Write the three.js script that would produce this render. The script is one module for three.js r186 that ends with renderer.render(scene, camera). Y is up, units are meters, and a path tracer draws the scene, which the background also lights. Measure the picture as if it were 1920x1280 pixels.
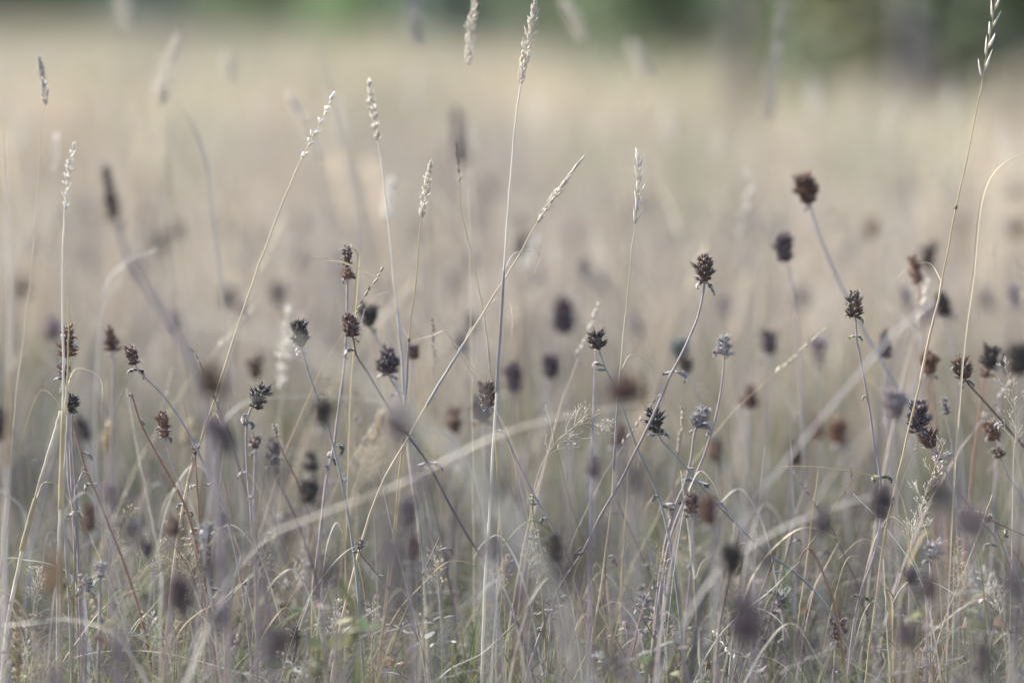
import * as THREE from 'three';
import { ImprovedNoise } from 'three/addons/math/ImprovedNoise.js';

// ---------- camera, sky, sun, exposure ----------
const scene = new THREE.Scene();
const EYE = 0.62, FOCUS = 3.0, F = 7111;              // metres, metres, focal length in photo pixels (photo is 1920 x 1280)
const camera = new THREE.PerspectiveCamera(2 * Math.atan(640 / F) * 180 / Math.PI, 1.5, 0.05, 400);
const PITCH = Math.atan(630 / F);
camera.position.set(0, EYE, FOCUS);
camera.rotation.x = -PITCH;
camera.focus = FOCUS;
camera.userData.fStop = 2.4;
camera.updateMatrixWorld(true);

const SUN_EL = 30 * Math.PI / 180, SUN_AZ = -62 * Math.PI / 180;   // behind the meadow, from the left
const sunDir = new THREE.Vector3(Math.sin(SUN_AZ) * Math.cos(SUN_EL), Math.sin(SUN_EL), -Math.cos(SUN_AZ) * Math.cos(SUN_EL));
const perlin = new ImprovedNoise();
{ // a bright hazy sky with thin cloud
  const W = 512, H = 256, d = new Float32Array(W * H * 4);
  for (let j = 0; j < H; j++) for (let i = 0; i < W; i++) {
    const el = (j + 0.5) / H * Math.PI - Math.PI / 2, az = i / W * Math.PI * 2;
    const s = Math.max(0, Math.sin(el));
    const x = Math.cos(el) * Math.cos(az), z = Math.cos(el) * Math.sin(az), y = Math.sin(el);
    let n = 0, a = 1; for (let k = 0, f = 2.2; k < 4; k++, f *= 2.1, a *= 0.5) n += a * perlin.noise(x * f + 3, y * f * 1.8, z * f + 7);
    const cl = THREE.MathUtils.smoothstep(n, -0.3, 0.6), t = Math.pow(s, 0.6), o = (j * W + i) * 4;
    const sky = [0.43 - 0.24 * t, 0.478 - 0.19 * t, 0.565 - 0.10 * t];
    for (let c = 0; c < 3; c++) d[o + c] = sky[c] * (1 - cl * 0.7) + [0.60, 0.625, 0.66][c] * cl * 0.7;
    d[o + 3] = 1;
  }
  const t = new THREE.DataTexture(d, W, H, THREE.RGBAFormat, THREE.FloatType);
  t.mapping = THREE.EquirectangularReflectionMapping; t.magFilter = t.minFilter = THREE.LinearFilter; t.needsUpdate = true;
  scene.background = t; scene.environment = t;
}
const sun = new THREE.DirectionalLight(new THREE.Color(1, 0.935, 0.82), 5);
sun.position.copy(sunDir).multiplyScalar(60); sun.castShadow = true; sun.shadow.radius = 5;
Object.assign(sun.shadow.camera, { left: -25, right: 25, top: 25, bottom: -25, near: 1, far: 140 }); sun.shadow.mapSize.set(4096, 4096);
scene.add(sun, sun.target);

const renderer = new THREE.WebGLRenderer({ antialias: true });
renderer.setSize(1024, 682); renderer.shadowMap.enabled = true;
renderer.toneMapping = THREE.LinearToneMapping; renderer.toneMappingExposure = 3.0;

// ---------- helpers ----------
let seed = 12345;
const rnd = () => { seed = (seed + 0x6D2B79F5) | 0; let t = Math.imul(seed ^ (seed >>> 15), 1 | seed); t = (t + Math.imul(t ^ (t >>> 7), 61 | t)) ^ t; return ((t ^ (t >>> 14)) >>> 0) / 4294967296; };
const rr = (a, b) => a + (b - a) * rnd(), pick = a => a[Math.floor(rnd() * a.length)];
const V = (x, y, z) => new THREE.Vector3(x, y, z);
const sP = Math.sin(PITCH), cP = Math.cos(PITCH);
// world point on the plane D metres in front of the lens, seen at photo position (px, py)
function at(px, py, D) { const x = (px - 960) / F * D, u = (640 - py) / F * D; return V(x, EYE + u * cP - D * sP, FOCUS - u * sP - D * cP); }
const taken = {};
function numbered(n) { const k = taken[n] = (taken[n] ?? -1) + 1; return k ? `${n}_${String(k).padStart(3, '0')}` : n; }
function thing(name, label, category, base, group) {
  const o = new THREE.Group(); o.name = numbered(name); o.position.copy(base); o.userData = { label, category };
  if (group) o.userData.group = group;
  scene.add(o); return o;
}
// label of one of many alike things: what it is, then the nearest landmark of the photograph
const LANDMARKS = [[125, 640, 'the long rust spike'], [247, 668, 'the round bristly head'], [305, 795, 'the rusty two tiered head'], [487, 742, 'the ragged head with ring leaf'], [563, 630, 'the spiky blackish head'], [650, 490, 'the tall stacked head'], [658, 612, 'the red brown bowing head'], [728, 680, 'the grey mauve head'], [915, 740, 'the dark red shaggy head'], [1118, 640, 'the square black head'], [1322, 508, 'the high curved stem head'], [1600, 573, 'the cone shaped head'], [1358, 652, 'the pale drooping head'], [1228, 793, 'the red flecked head'], [1313, 790, 'the woolly grey head'], [1803, 697, 'the knobbly brown head'], [1722, 785, 'the purple brown shaggy head'], [1742, 683, 'the oval red brown head'], [1515, 358, 'the highest dark red head'], [985, 80, 'the tallest woolly spike'], [590, 240, 'the pale knotted spike'], [700, 210, 'the lumpy spike'], [800, 350, 'the brown and white spike'], [1050, 350, 'the slanting pointed spike'], [1197, 350, 'the upright whitish spike'], [1855, 70, 'the yellowish jointed spike'], [80, 155, 'the dark narrow spike'], [130, 330, 'the whitish knotted spike'], [205, 360, 'the long blurred olive head'], [1060, 850, 'the crisp airy panicle'], [1740, 900, 'the panicle beside the yellow stalk'], [165, 1095, 'the grey button head'], [553, 1190, 'the black withered node'], [1206, 1128, 'the withered grey head'], [1038, 1130, 'the drooping black leaf head'], [1850, 970, 'the lying brown spike'], [1570, 1185, 'the shrunken mauve leaf cluster'], [100, 1080, 'the orange brown blur'], [1390, 1160, 'the largest smoky blur'], [676, 1022, 'the tiny black head'], [999, 938, 'the yellow capped knot'], [1655, 905, 'the knot under the cone head'], [290, 1040, 'the gilded airy panicle'], [1720, 1090, 'the bright thin arching blade'], [1465, 1125, 'the grey curled leaf head']];
const usedLabels = new Set();
function which(what, x, y) {
  const near = LANDMARKS.map(([lx, ly, s]) => [Math.hypot(x - lx, y - ly), x - lx, y - ly, s]).sort((a, b) => a[0] - b[0]);
  for (const [dist, dx, dy, s] of near) for (const far of ['', 'well ']) {
    if ((dist > 170) !== (far !== '')) continue;
    const v = dy < 0 ? 'above' : 'below', h = dx < 0 ? 'to the left of' : 'to the right of';
    for (const r of Math.abs(dx) > 2 * Math.abs(dy) ? [h] : Math.abs(dy) > 2 * Math.abs(dx) ? [v] : [v + ' and ' + h.replace('to the ', '')]) { const l = `${what} ${far}${r} ${s}`; if (!usedLabels.has(l)) { usedLabels.add(l); return l; } }
  }
  return what;
}
class MB {                                       // collects triangles in world space
  constructor() { this.p = []; this.c = []; this.i = []; }
  v(x, y, z, c) { this.p.push(x, y, z); this.c.push(c[0], c[1], c[2]); return this.p.length / 3 - 1; }
  pv(q, c) { return this.v(q.x, q.y, q.z, c); }
  t(a, b, c) { this.i.push(a, b, c); }
  geometry(origin) {
    const g = new THREE.BufferGeometry(), p = new Float32Array(this.p);
    if (origin) for (let k = 0; k < p.length; k += 3) { p[k] -= origin.x; p[k + 1] -= origin.y; p[k + 2] -= origin.z; }
    g.setAttribute('position', new THREE.BufferAttribute(p, 3)); g.setAttribute('color', new THREE.BufferAttribute(new Float32Array(this.c), 3));
    g.setIndex(this.i); g.computeVertexNormals(); return g;
  }
  mesh(name, mat, parent, origin, kind) {
    if (!this.i.length) return null;
    const m = new THREE.Mesh(this.geometry(origin), mat); m.name = name; m.castShadow = m.receiveShadow = true;
    if (kind) m.userData.kind = kind;
    parent.add(m); return m;
  }
}
const mul = (c, k) => [c[0] * k, c[1] * k, c[2] * k];
const jit = (c, a) => { const k = 1 + rr(-a, a); return [c[0] * k * (1 + rr(-a, a) * 0.3), c[1] * k, c[2] * k * (1 + rr(-a, a) * 0.3)]; };
const lerpc = (a, b, t) => [0, 1, 2].map(k => a[k] + (b[k] - a[k]) * t);
function frameOf(d) { const a = Math.abs(d.y) < 0.9 ? V(0, 1, 0) : V(1, 0, 0); const u = a.cross(d).normalize(), w = d.clone().cross(u); return [u, w]; }
function tube(mb, pts, rad, sides, col) {   // tapering tube through pts; rad and col may be functions of 0..1
  const n = pts.length; let u, first = -1;
  for (let k = 0; k < n; k++) {
    const d = pts[Math.min(k + 1, n - 1)].clone().sub(pts[Math.max(k - 1, 0)]).normalize();
    if (!u) u = frameOf(d)[0]; else u.addScaledVector(d, -u.dot(d)).normalize();
    const w = d.clone().cross(u), t = k / (n - 1), r = typeof rad === 'function' ? rad(t) : rad, c = typeof col === 'function' ? col(t) : col;
    for (let s = 0; s < sides; s++) {
      const a = s / sides * Math.PI * 2, q = pts[k].clone().addScaledVector(u, Math.cos(a) * r).addScaledVector(w, Math.sin(a) * r), id = mb.pv(q, c);
      if (first < 0) first = id;
    }
    if (k) for (let s = 0; s < sides; s++) { const a = first + (k - 1) * sides + s, b = first + (k - 1) * sides + (s + 1) % sides; mb.t(a, b, b + sides); mb.t(a, b + sides, a + sides); }
  }
}
function ribbon(mb, pts, wid, side, col, fold = 0.25) {   // leaf blade, three vertices across with a fold
  const n = pts.length; let first = -1;
  for (let k = 0; k < n; k++) {
    const d = pts[Math.min(k + 1, n - 1)].clone().sub(pts[Math.max(k - 1, 0)]).normalize(), t = k / (n - 1);
    const s = (typeof side === 'function' ? side(t) : side).clone(); s.addScaledVector(d, -s.dot(d)).normalize();
    const m = d.clone().cross(s), w = wid(t) / 2, c = typeof col === 'function' ? col(t) : col;
    const id = mb.pv(pts[k].clone().addScaledVector(s, -w).addScaledVector(m, fold * w), c);
    mb.pv(pts[k], c); mb.pv(pts[k].clone().addScaledVector(s, w).addScaledVector(m, fold * w), c);
    if (first < 0) first = id;
    if (k) for (let j = 0; j < 2; j++) { const a = first + (k - 1) * 3 + j; mb.t(a, a + 1, a + 4); mb.t(a, a + 4, a + 3); }
  }
}
const curve = (pts, n) => new THREE.CatmullRomCurve3(pts, false, 'centripetal').getPoints(n);
function hair(mb, p, d, l, w, c) { const [u] = frameOf(d); const a = mb.pv(p.clone().addScaledVector(u, -w), c), b = mb.pv(p.clone().addScaledVector(u, w), c), e = mb.pv(p.clone().addScaledVector(d, l), c); mb.t(a, b, e); }
function spikelet(mb, p, d, l, r, c) {            // husk: closed, pointed at both ends
  const [u, w] = frameOf(d), ids = [], a = mb.pv(p, c), e = mb.pv(p.clone().addScaledVector(d, l).addScaledVector(u, rr(-0.1, 0.1) * l), c);
  for (const [s, k] of [[0.3, 1], [0.65, 0.75]]) for (let j = 0; j < 4; j++) { const an = j * Math.PI / 2 + 0.5, q = p.clone().addScaledVector(d, s * l).addScaledVector(u, Math.cos(an) * r * k).addScaledVector(w, Math.sin(an) * r * k * 0.6); ids.push(mb.pv(q, c)); }
  for (let j = 0; j < 4; j++) { const n = (j + 1) % 4; mb.t(a, ids[n], ids[j]); mb.t(ids[j], ids[n], ids[4 + n]); mb.t(ids[j], ids[4 + n], ids[4 + j]); mb.t(ids[4 + j], ids[4 + n], e); }
}
function calyx(mb, p, d, l, r, c) {               // papery cup ending in five pointed teeth
  const [u, w] = frameOf(d), n = 5, tip = c; let prev = null;
  for (const [s, k] of [[0, 0.3], [0.4, 0.95], [0.72, 1]]) {
    const ring = [];
    for (let j = 0; j < n; j++) { const a = j / n * Math.PI * 2; ring.push(mb.pv(p.clone().addScaledVector(d, s * l).addScaledVector(u, Math.cos(a) * r * k).addScaledVector(w, Math.sin(a) * r * k), c)); }
    if (prev) for (let j = 0; j < n; j++) { const q = (j + 1) % n; mb.t(prev[j], prev[q], ring[q]); mb.t(prev[j], ring[q], ring[j]); }
    prev = ring;
  }
  for (let j = 0; j < n; j++) {
    const a = (j + 0.5) / n * Math.PI * 2, k = rr(0.6, 1.9), s = rr(0.95, 1.5);
    mb.t(prev[j], prev[(j + 1) % n], mb.pv(p.clone().addScaledVector(d, s * l).addScaledVector(u, Math.cos(a) * r * k).addScaledVector(w, Math.sin(a) * r * k), tip));
  }
}
const std = (o) => new THREE.MeshStandardMaterial({ vertexColors: true, side: THREE.DoubleSide, roughness: 0.75, ...o });
const phy = (o) => new THREE.MeshPhysicalMaterial({ vertexColors: true, side: THREE.DoubleSide, roughness: 1, transmission: 0.35, thickness: 0, ...o });
const M = { stem: std({}), straw: phy({ transmission: 0.2 }), leaf: phy({}), foliage: phy({ transmission: 0.5 }), calyx: phy({ transmission: 0.22 }), hair: phy({ transmission: 0.5 }), husk: phy({ transmission: 0.4 }), bark: std({ roughness: 0.95 }) };

// linear base colours
const C = {
  straw: [0.53, 0.445, 0.325], pale: [0.62, 0.57, 0.49], white: [0.70, 0.67, 0.62], gold: [0.43, 0.35, 0.21], olive: [0.20, 0.20, 0.09], green: [0.10, 0.15, 0.05],
  mauve: [0.25, 0.212, 0.218], grey: [0.27, 0.255, 0.255], rust: [0.20, 0.115, 0.08], umber: [0.12, 0.075, 0.055], dark: [0.062, 0.05, 0.045], red: [0.13, 0.075, 0.06], purple: [0.10, 0.075, 0.085], wool: [0.62, 0.60, 0.62], teal: [0.205, 0.21, 0.205], brick: [0.155, 0.088, 0.06], ash: [0.40, 0.375, 0.345], soot: [0.13, 0.115, 0.12], orange: [0.33, 0.20, 0.085],
};

const GREENS = { fresh: [[0.16, 0.27, 0.10], [0.19, 0.30, 0.12]], deep: [[0.06, 0.115, 0.045], [0.08, 0.13, 0.05]], sea: [[0.10, 0.16, 0.14], [0.12, 0.18, 0.15]], olive: [[0.15, 0.16, 0.065], [0.13, 0.145, 0.06]], mid: [[0.12, 0.19, 0.08], [0.14, 0.20, 0.085]], dun: [[0.16, 0.15, 0.11], [0.12, 0.12, 0.09]] };

// ---------- ground ----------
{
  const N = 512, px = new Uint8Array(N * N * 4);
  for (let j = 0; j < N; j++) for (let i = 0; i < N; i++) {
    let n = 0; for (let k = 0, f = 1 / 64, a = 1; k < 5; k++, f *= 2, a *= 0.6) n += a * perlin.noise(i * f, j * f, k * 9.1);
    const o = (j * N + i) * 4, g = 0.5 + 0.35 * n + (rnd() - 0.5) * 0.3; px[o] = 44 + 62 * g; px[o + 1] = 38 + 56 * g; px[o + 2] = 30 + 38 * g; px[o + 3] = 255;
  }
  const t = new THREE.DataTexture(px, N, N); t.colorSpace = THREE.SRGBColorSpace; t.wrapS = t.wrapT = THREE.RepeatWrapping; t.magFilter = THREE.LinearFilter; t.repeat.set(150, 150); t.needsUpdate = true;
  const g = new THREE.PlaneGeometry(240, 240, 80, 80); g.rotateX(-Math.PI / 2);
  const m = new THREE.Mesh(g, new THREE.MeshStandardMaterial({ map: t, roughness: 1 })); m.name = 'ground'; m.receiveShadow = true;
  m.userData = { kind: 'structure', label: 'brown earth and thatch under the dry meadow grass', category: 'ground' }; scene.add(m);
}

// ---------- grass cover (uncountable) ----------
function tuft(n, hMin, hMax, spread, wMin, wMax, cols, lean, heads) {
  const mb = new MB();
  for (let k = 0; k < n; k++) {
    const a = rr(0, 6.283), r = spread * Math.sqrt(rnd()), h = rr(hMin, hMax), la = rr(0, 6.283), l = rr(0.2, 1) * lean * h, b = V(Math.cos(a) * r, -0.01, Math.sin(a) * r);
    const bend = rr(0.8, 1.6), pts = [];
    for (let s = 0; s <= 5; s++) { const t = s / 5; pts.push(V(b.x + Math.cos(la) * l * Math.pow(t, 1.8), b.y + h * (t - 0.18 * bend * lean * t * t * t), b.z + Math.sin(la) * l * Math.pow(t, 1.8))); }
    const c = jit(pick(cols), 0.25), w = rr(wMin, wMax);
    ribbon(mb, pts, t => w * (1 - 0.85 * t * t), V(Math.cos(la + 1.57 + rr(-0.6, 0.6)), 0, Math.sin(la + 1.57)), c);
    if (heads && rnd() < heads) { const d = pts[5].clone().sub(pts[4]).normalize(), cc = jit(C.pale, 0.2); for (let q = 0; q < 9; q++) { const dd = d.clone().add(V(rr(-0.5, 0.5), rr(-0.2, 0.4), rr(-0.5, 0.5))).normalize(); spikelet(mb, pts[5].clone().addScaledVector(d, (q / 8 - 0.6) * 0.05), dd, rr(0.005, 0.009), 0.0013, cc); } }
  }
  return mb.geometry();
}
function plumeTuft() {
  const mb = new MB();
  for (let k = 0; k < 2; k++) {
    const a = rr(0, 6.283), b = V(rr(-0.08, 0.08), -0.01, rr(-0.08, 0.08)), h = rr(0.34, 0.46), tip = b.clone().add(V(Math.cos(a) * 0.07, h, Math.sin(a) * 0.07)), path = curve([b, b.clone().lerp(tip, 0.5).add(V(-Math.cos(a) * 0.015, 0.01, 0)), tip], 8);
    tube(mb, path, t => 0.0012 * (1 - 0.5 * t), 4, C.straw); const d = tip.clone().sub(path[7]).normalize();
    for (let q = 0; q < 34; q++) { const dd = d.clone().add(V(rr(-0.7, 0.7), rr(-0.2, 0.4), rr(-0.7, 0.7))).normalize(); spikelet(mb, tip.clone().addScaledVector(d, (q / 33 - 0.8) * 0.08), dd, rr(0.008, 0.014), 0.002, jit(C.pale, 0.15)); }
  }
  return mb.geometry();
}
const patchy = (x, z, s) => perlin.noise(x * s, 4.4, z * s);
function cover(name, label, category, geo, mat, density, dMin, dMax, tint, scale, margin = 1.1, clearing) {
  const ms = [], cs = [], q = new THREE.Quaternion(), e = new THREE.Euler();
  const step = 0.5;
  for (let D = dMin; D < dMax; D += step) {
    const half = 0.14 * D + margin, dens = typeof density === 'function' ? density(D) : density, n = Math.round(2 * half * step * dens);
    for (let k = 0; k < n; k++) {
      const x = rr(-half, half), z = FOCUS - D - rnd() * step;
      if (clearing && !clearing(x, z, FOCUS - z)) continue;
      const s = scale(FOCUS - z, x, z); if (s <= 0) continue;
      q.setFromEuler(e.set(rr(-0.08, 0.08), rr(0, 6.283), rr(-0.08, 0.08)));
      ms.push(new THREE.Matrix4().compose(V(x, 0, z), q.clone(), V(s * rr(0.9, 1.2), s, s * rr(0.9, 1.2)))); cs.push(tint(x, z));
    }
  }
  const im = new THREE.InstancedMesh(geo, mat, ms.length); im.name = numbered(name); ms.forEach((m, k) => { im.setMatrixAt(k, m); im.setColorAt(k, cs[k]); });
  im.castShadow = im.receiveShadow = true; im.userData = { kind: 'stuff', label, category }; scene.add(im);
}
const tintOf = (a, b, s, v = 0.2) => (x, z) => { const t = THREE.MathUtils.clamp(0.5 + 1.3 * patchy(x + 20, z * 0.5, s * 1.6) + 0.9 * patchy(x * 3 + 5, z, s * 1.6) + rr(-0.15, 0.15), 0, 1), k = 1 + rr(-v, v); return new THREE.Color().setRGB(...mul(lerpc(a, b, t), k)); };
cover('low_grass', 'short olive and grey green blades matted over the ground', 'grass', tuft(34, 0.06, 0.19, 0.06, 0.0012, 0.0032, [C.olive, C.olive, C.olive, C.green, C.green, C.soot, C.soot, C.grey], 0.8), M.leaf, D => D < 4.5 ? 130 : 80, 1.2, 6, tintOf([0.5, 0.55, 0.58], [1.05, 1.05, 0.85], 0.9), D => rr(0.7, 1.2));
cover('dry_grass', 'dry grey and straw coloured blades massed through the field', 'grass', tuft(24, 0.10, 0.27, 0.06, 0.0009, 0.0022, [C.straw, C.grey, C.soot, C.ash, C.mauve, C.mauve, C.olive, C.olive], 0.55), M.straw, 66, 5, 30, tintOf([0.78, 0.80, 0.84], [1.2, 1.12, 1.0], 0.6), D => rr(0.7, 1.1));
cover('dull_grass', 'dull mauve, olive and brown blades crowding round the sharp plants', 'grass', tuft(24, 0.10, 0.27, 0.06, 0.0009, 0.0022, [C.mauve, C.soot, C.olive, C.umber, C.olive, C.olive, C.green, C.straw], 0.7), M.straw, D => D < 3.3 ? 34 : 52, 1.9, 5, tintOf([0.5, 0.5, 0.55], [1.05, 1.02, 0.92], 0.9, 0.3), D => rr(0.7, 1.1) * (D < 3.4 ? 0.78 : 1));
cover('flowering_grass', 'pale feathery seed grass blurring into a beige field', 'grass', tuft(14, 0.2, 0.38, 0.09, 0.0007, 0.0014, [C.straw, C.pale, C.straw, C.gold, C.rust], 0.35, 0.9), M.straw, D => D < 4.5 ? 8 : D < 9 ? 34 : 46, 3.6, 36, tintOf([0.68, 0.68, 0.73], [1.36, 1.28, 1.15], 0.5), (D, x, z) => rr(0.75, 1.1) * (rnd() < 0.7 + 1.8 * patchy(x * 2.2 + 9, z * 0.8, 1) ? 1 : 0));
cover('tall_stems', 'soft upright mauve, rust and pale stems standing behind the focus', 'grass', tuft(4, 0.22, 0.42, 0.09, 0.0016, 0.0034, [C.mauve, C.ash, C.pale, C.rust, C.grey, C.straw], 0.5, 0.4), M.straw, D => D < 4.4 ? 46 : D < 7 ? 34 : 15, 3.15, 16, tintOf([0.55, 0.53, 0.58], [1.3, 1.25, 1.18], 1.5, 0.4), D => rr(0.7, 1.15), 0.4);
cover('far_grass', 'pale straw grass running out to the distant hedge', 'grass', tuft(14, 0.2, 0.38, 0.12, 0.0012, 0.0024, [C.straw, C.pale, C.straw, C.ash], 0.35, 0.9), M.straw, 26, 34, 60, tintOf([0.85, 0.83, 0.86], [1.25, 1.18, 1.04], 0.3), D => rr(0.75, 1.1), 0.5, (x, z, D) => x < 0.02 * D);
cover('bent_grass', 'hazy mauve and grey stems crowding in front of the focus', 'grass', tuft(9, 0.22, 0.43, 0.12, 0.0014, 0.0042, [C.mauve, C.soot, C.purple, C.olive, C.grey, C.umber], 0.7), M.straw, 31, 1.4, 2.7, tintOf([0.7, 0.68, 0.75], [1.2, 1.15, 1.15], 1.2), (D, x) => rr(0.7, 1.1) * (D < 2 ? 1.02 : 0.9), 0.5);
cover('tangled_stems', 'tangle of thin dark, rusty and straw stems low in the focused layer', 'stems', tuft(12, 0.10, 0.25, 0.09, 0.0006, 0.0017, [C.mauve, C.soot, C.umber, C.rust, C.olive, C.straw, C.soot, C.green], 1.5, 0.12), M.straw, 110, 2.6, 3.9, tintOf([0.5, 0.5, 0.54], [1.0, 0.97, 0.9], 1.5, 0.4), D => rr(0.7, 1.2), 0.35);
cover('plume_grass', 'loose pale plumes standing out of the beige field', 'grass', plumeTuft(), M.husk, D => D < 6 ? 4 : 6, 4, 28, tintOf([0.55, 0.53, 0.55], [1.35, 1.3, 1.18], 1.5, 0.35), D => rr(0.75, 1.2), 0.4);
cover('green_weeds', 'tall green weeds thickening towards the hedge', 'weeds', tuft(16, 0.2, 0.46, 0.12, 0.006, 0.014, [GREENS.mid[0], GREENS.mid[1], GREENS.fresh[0], GREENS.olive[0]], 0.4), M.leaf, D => Math.max(0, (D - 8) * 0.6), 8, 38, tintOf([0.7, 0.75, 0.8], [1.25, 1.2, 1.0], 0.3), (D, x) => rr(0.6, 1.15) * (x > 0.02 * D || rnd() < 0.45 ? 1 : 0));

// ---------- trees and bushes along the meadow's far edge ----------
function leafCloud(mb, centre, rx, ry, n, size, cols, minY = 0) {
  const clumps = []; for (let k = 0; k < Math.max(5, n / 60); k++) { const a = rr(0, 6.283), e = Math.asin(rr(-0.9, 1)), r = Math.cbrt(rr(0.15, 1)); clumps.push([V(centre.x + Math.cos(a) * Math.cos(e) * rx * r, centre.y + Math.sin(e) * ry * r, centre.z + Math.sin(a) * Math.cos(e) * rx * r), rr(0.12, 0.3) * Math.min(rx, ry) + 0.08, jit(pick(cols), 0.25)]); }
  for (let k = 0; k < n; k++) {
    const [q, r, c] = pick(clumps), p = V(q.x + rr(-1, 1) * r, Math.max(minY + 0.02, q.y + rr(-1, 1) * r), q.z + rr(-1, 1) * r), d = V(rr(-1, 1), rr(-0.8, 0.6), rr(-1, 1)).normalize(), [u] = frameOf(d), l = size * rr(0.7, 1.3), cc = jit(c, 0.15);
    const a = mb.pv(p, cc), b = mb.pv(p.clone().addScaledVector(d, l * 0.5).addScaledVector(u, l * 0.3), cc), e = mb.pv(p.clone().addScaledVector(d, l), cc), f = mb.pv(p.clone().addScaledVector(d, l * 0.5).addScaledVector(u, -l * 0.3), cc); mb.t(a, b, e); mb.t(a, e, f);
  }
}
function bush(px, D, w, h, cols, label) {
  const b = at(px, 0, D); b.y = 0; const o = thing('hedge_bush', label, 'bush', b, 'bushes along the far edge of the meadow');
  const st = new MB(); for (let k = 0; k < 6; k++) { const a = rr(0, 6.283); tube(st, curve([b, b.clone().add(V(Math.cos(a) * w * 0.15, h * 0.35, Math.sin(a) * w * 0.15)), b.clone().add(V(Math.cos(a) * w * 0.35, h * 0.75, Math.sin(a) * w * 0.35))], 5), t => 0.03 * (1 - 0.8 * t), 5, jit(C.mauve, 0.2)); }
  st.mesh('trunk', M.bark, o, b);
  const mb = new MB(); leafCloud(mb, b.clone().add(V(0, h * 0.45, 0)), w / 2, h * 0.5, 5200, 0.13, cols); mb.mesh('crown', M.foliage, o, b);
}
function tree(px, D, h, r, cols, label, barkCol) {
  const b = at(px, 0, D); b.y = 0; const o = thing('field_tree', label, 'tree', b, 'trees along the far edge of the meadow');
  const mb = new MB(), top = b.clone().add(V(rr(-0.3, 0.3), h * 0.75, rr(-0.3, 0.3)));
  tube(mb, curve([b.clone().add(V(0, -0.05, 0)), b.clone().add(V(rr(-0.05, 0.05), h * 0.3, 0)), top], 10), t => r * (1.25 - 1.05 * t) * (t < 0.05 ? 1.4 : 1), 9, t => jit(barkCol, 0.15));
  for (let k = 0; k < 7; k++) { const a = rr(0, 6.283), y = rr(0.32, 0.65), p = b.clone().lerp(top, y / 0.75); tube(mb, curve([p, p.clone().add(V(Math.cos(a) * h * 0.1, h * 0.09, Math.sin(a) * h * 0.1)), p.clone().add(V(Math.cos(a) * h * 0.22, h * 0.22, Math.sin(a) * h * 0.22))], 5), t => r * 0.4 * (1 - 0.8 * t), 5, barkCol); }
  mb.mesh('trunk', M.bark, o, b);
  const cr = new MB(); leafCloud(cr, b.clone().add(V(0, h * 0.66, 0)), h * 0.28, h * 0.34, 4200, 0.13, cols); cr.mesh('crown', M.foliage, o, b);
}
[[-260, 60, 4.0, 2.8, 'mid'], [40, 60, 3.6, 2.6, 'dun'], [210, 58, 3.2, 2.6, 'mid'], [360, 52, 2.6, 2.4, 'sea'], [570, 46, 2.6, 2.6, 'mid'], [790, 40, 2.2, 2.2, 'fresh'], [945, 34, 1.7, 2.4, 'sea'], [1170, 28, 1.7, 2.4, 'mid'], [1330, 24, 1.5, 2.1, 'mid'], [1550, 17, 1.3, 2.6, 'deep'], [1700, 16, 1.2, 2.4, 'mid'], [1870, 14.5, 1.4, 2.8, 'olive'], [2080, 14, 1.4, 2.6, 'deep']].forEach(([x, D, w, h, g]) =>
  bush(x, D, w, h, GREENS[g], { mid: `mid green bush at the meadow's far edge${x < 0 ? ', beyond the tall grasses at the top corner' : x < 300 ? ', next to the dull grey brown one' : x < 700 ? ', behind the slanting pale grass spike' : x < 1200 ? ', just past the tallest woolly grass spike' : x < 1500 ? ', beside the dark tree stem' : ', behind the grey tree stem'}`, dun: 'dull grey brown bush above the pale upper corner of the meadow', sea: x < 500 ? 'blue green bush above the blurred pale grass plumes' : 'dark teal bush right behind the tallest woolly grass spike', fresh: 'bright fresh green bush behind the twin blurred grass plumes', deep: x < 1800 ? 'very dark green bush between the two dim tree stems' : 'very dark green bush outside the olive ones', olive: 'dark olive bush behind the yellowish jointed grass spike' }[g]));
tree(1035, 28, 6.5, 0.16, GREENS.sea, 'grey trunked tree far behind the tallest woolly grass spike', [0.16, 0.145, 0.15]);
tree(1395, 15, 5.5, 0.05, GREENS.mid, 'slim tree with dark mauve stem at the upper edge', [0.11, 0.095, 0.1]);
tree(1722, 14, 5, 0.06, GREENS.deep, 'slim tree with slate grey stem above the red brown seed head', [0.13, 0.125, 0.14]);
tree(250, 64, 8, 0.2, GREENS.deep, 'tall dark tree beyond the dull bush', [0.1, 0.09, 0.085]);
tree(640, 56, 8, 0.2, GREENS.mid, 'tall green tree beyond the mid green bush', [0.1, 0.09, 0.085]);
tree(1500, 30, 8, 0.2, GREENS.mid, 'tall dark tree behind the very dark bush', [0.08, 0.07, 0.07]);
tree(1850, 26, 7.5, 0.2, GREENS.olive, 'tall olive tree behind the olive bush', [0.08, 0.07, 0.07]);
{ // the wood behind reads as one mass
  const mb = new MB(); for (let k = 0; k < 44; k++) { const x = -19 + 38 * k / 43 + rr(-0.5, 0.5), z = rr(-74, -64); leafCloud(mb, V(x, rr(1.4, 3.0), z), rr(1.6, 2.4), rr(2.4, 3.6), 2200, 0.34, pick([GREENS.mid, GREENS.deep, GREENS.sea])); }
  const o = mb.mesh('wood', M.foliage, scene, null, 'stuff'); o.userData.label = 'distant green wood closing off the meadow'; o.userData.category = 'wood';
}

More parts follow.
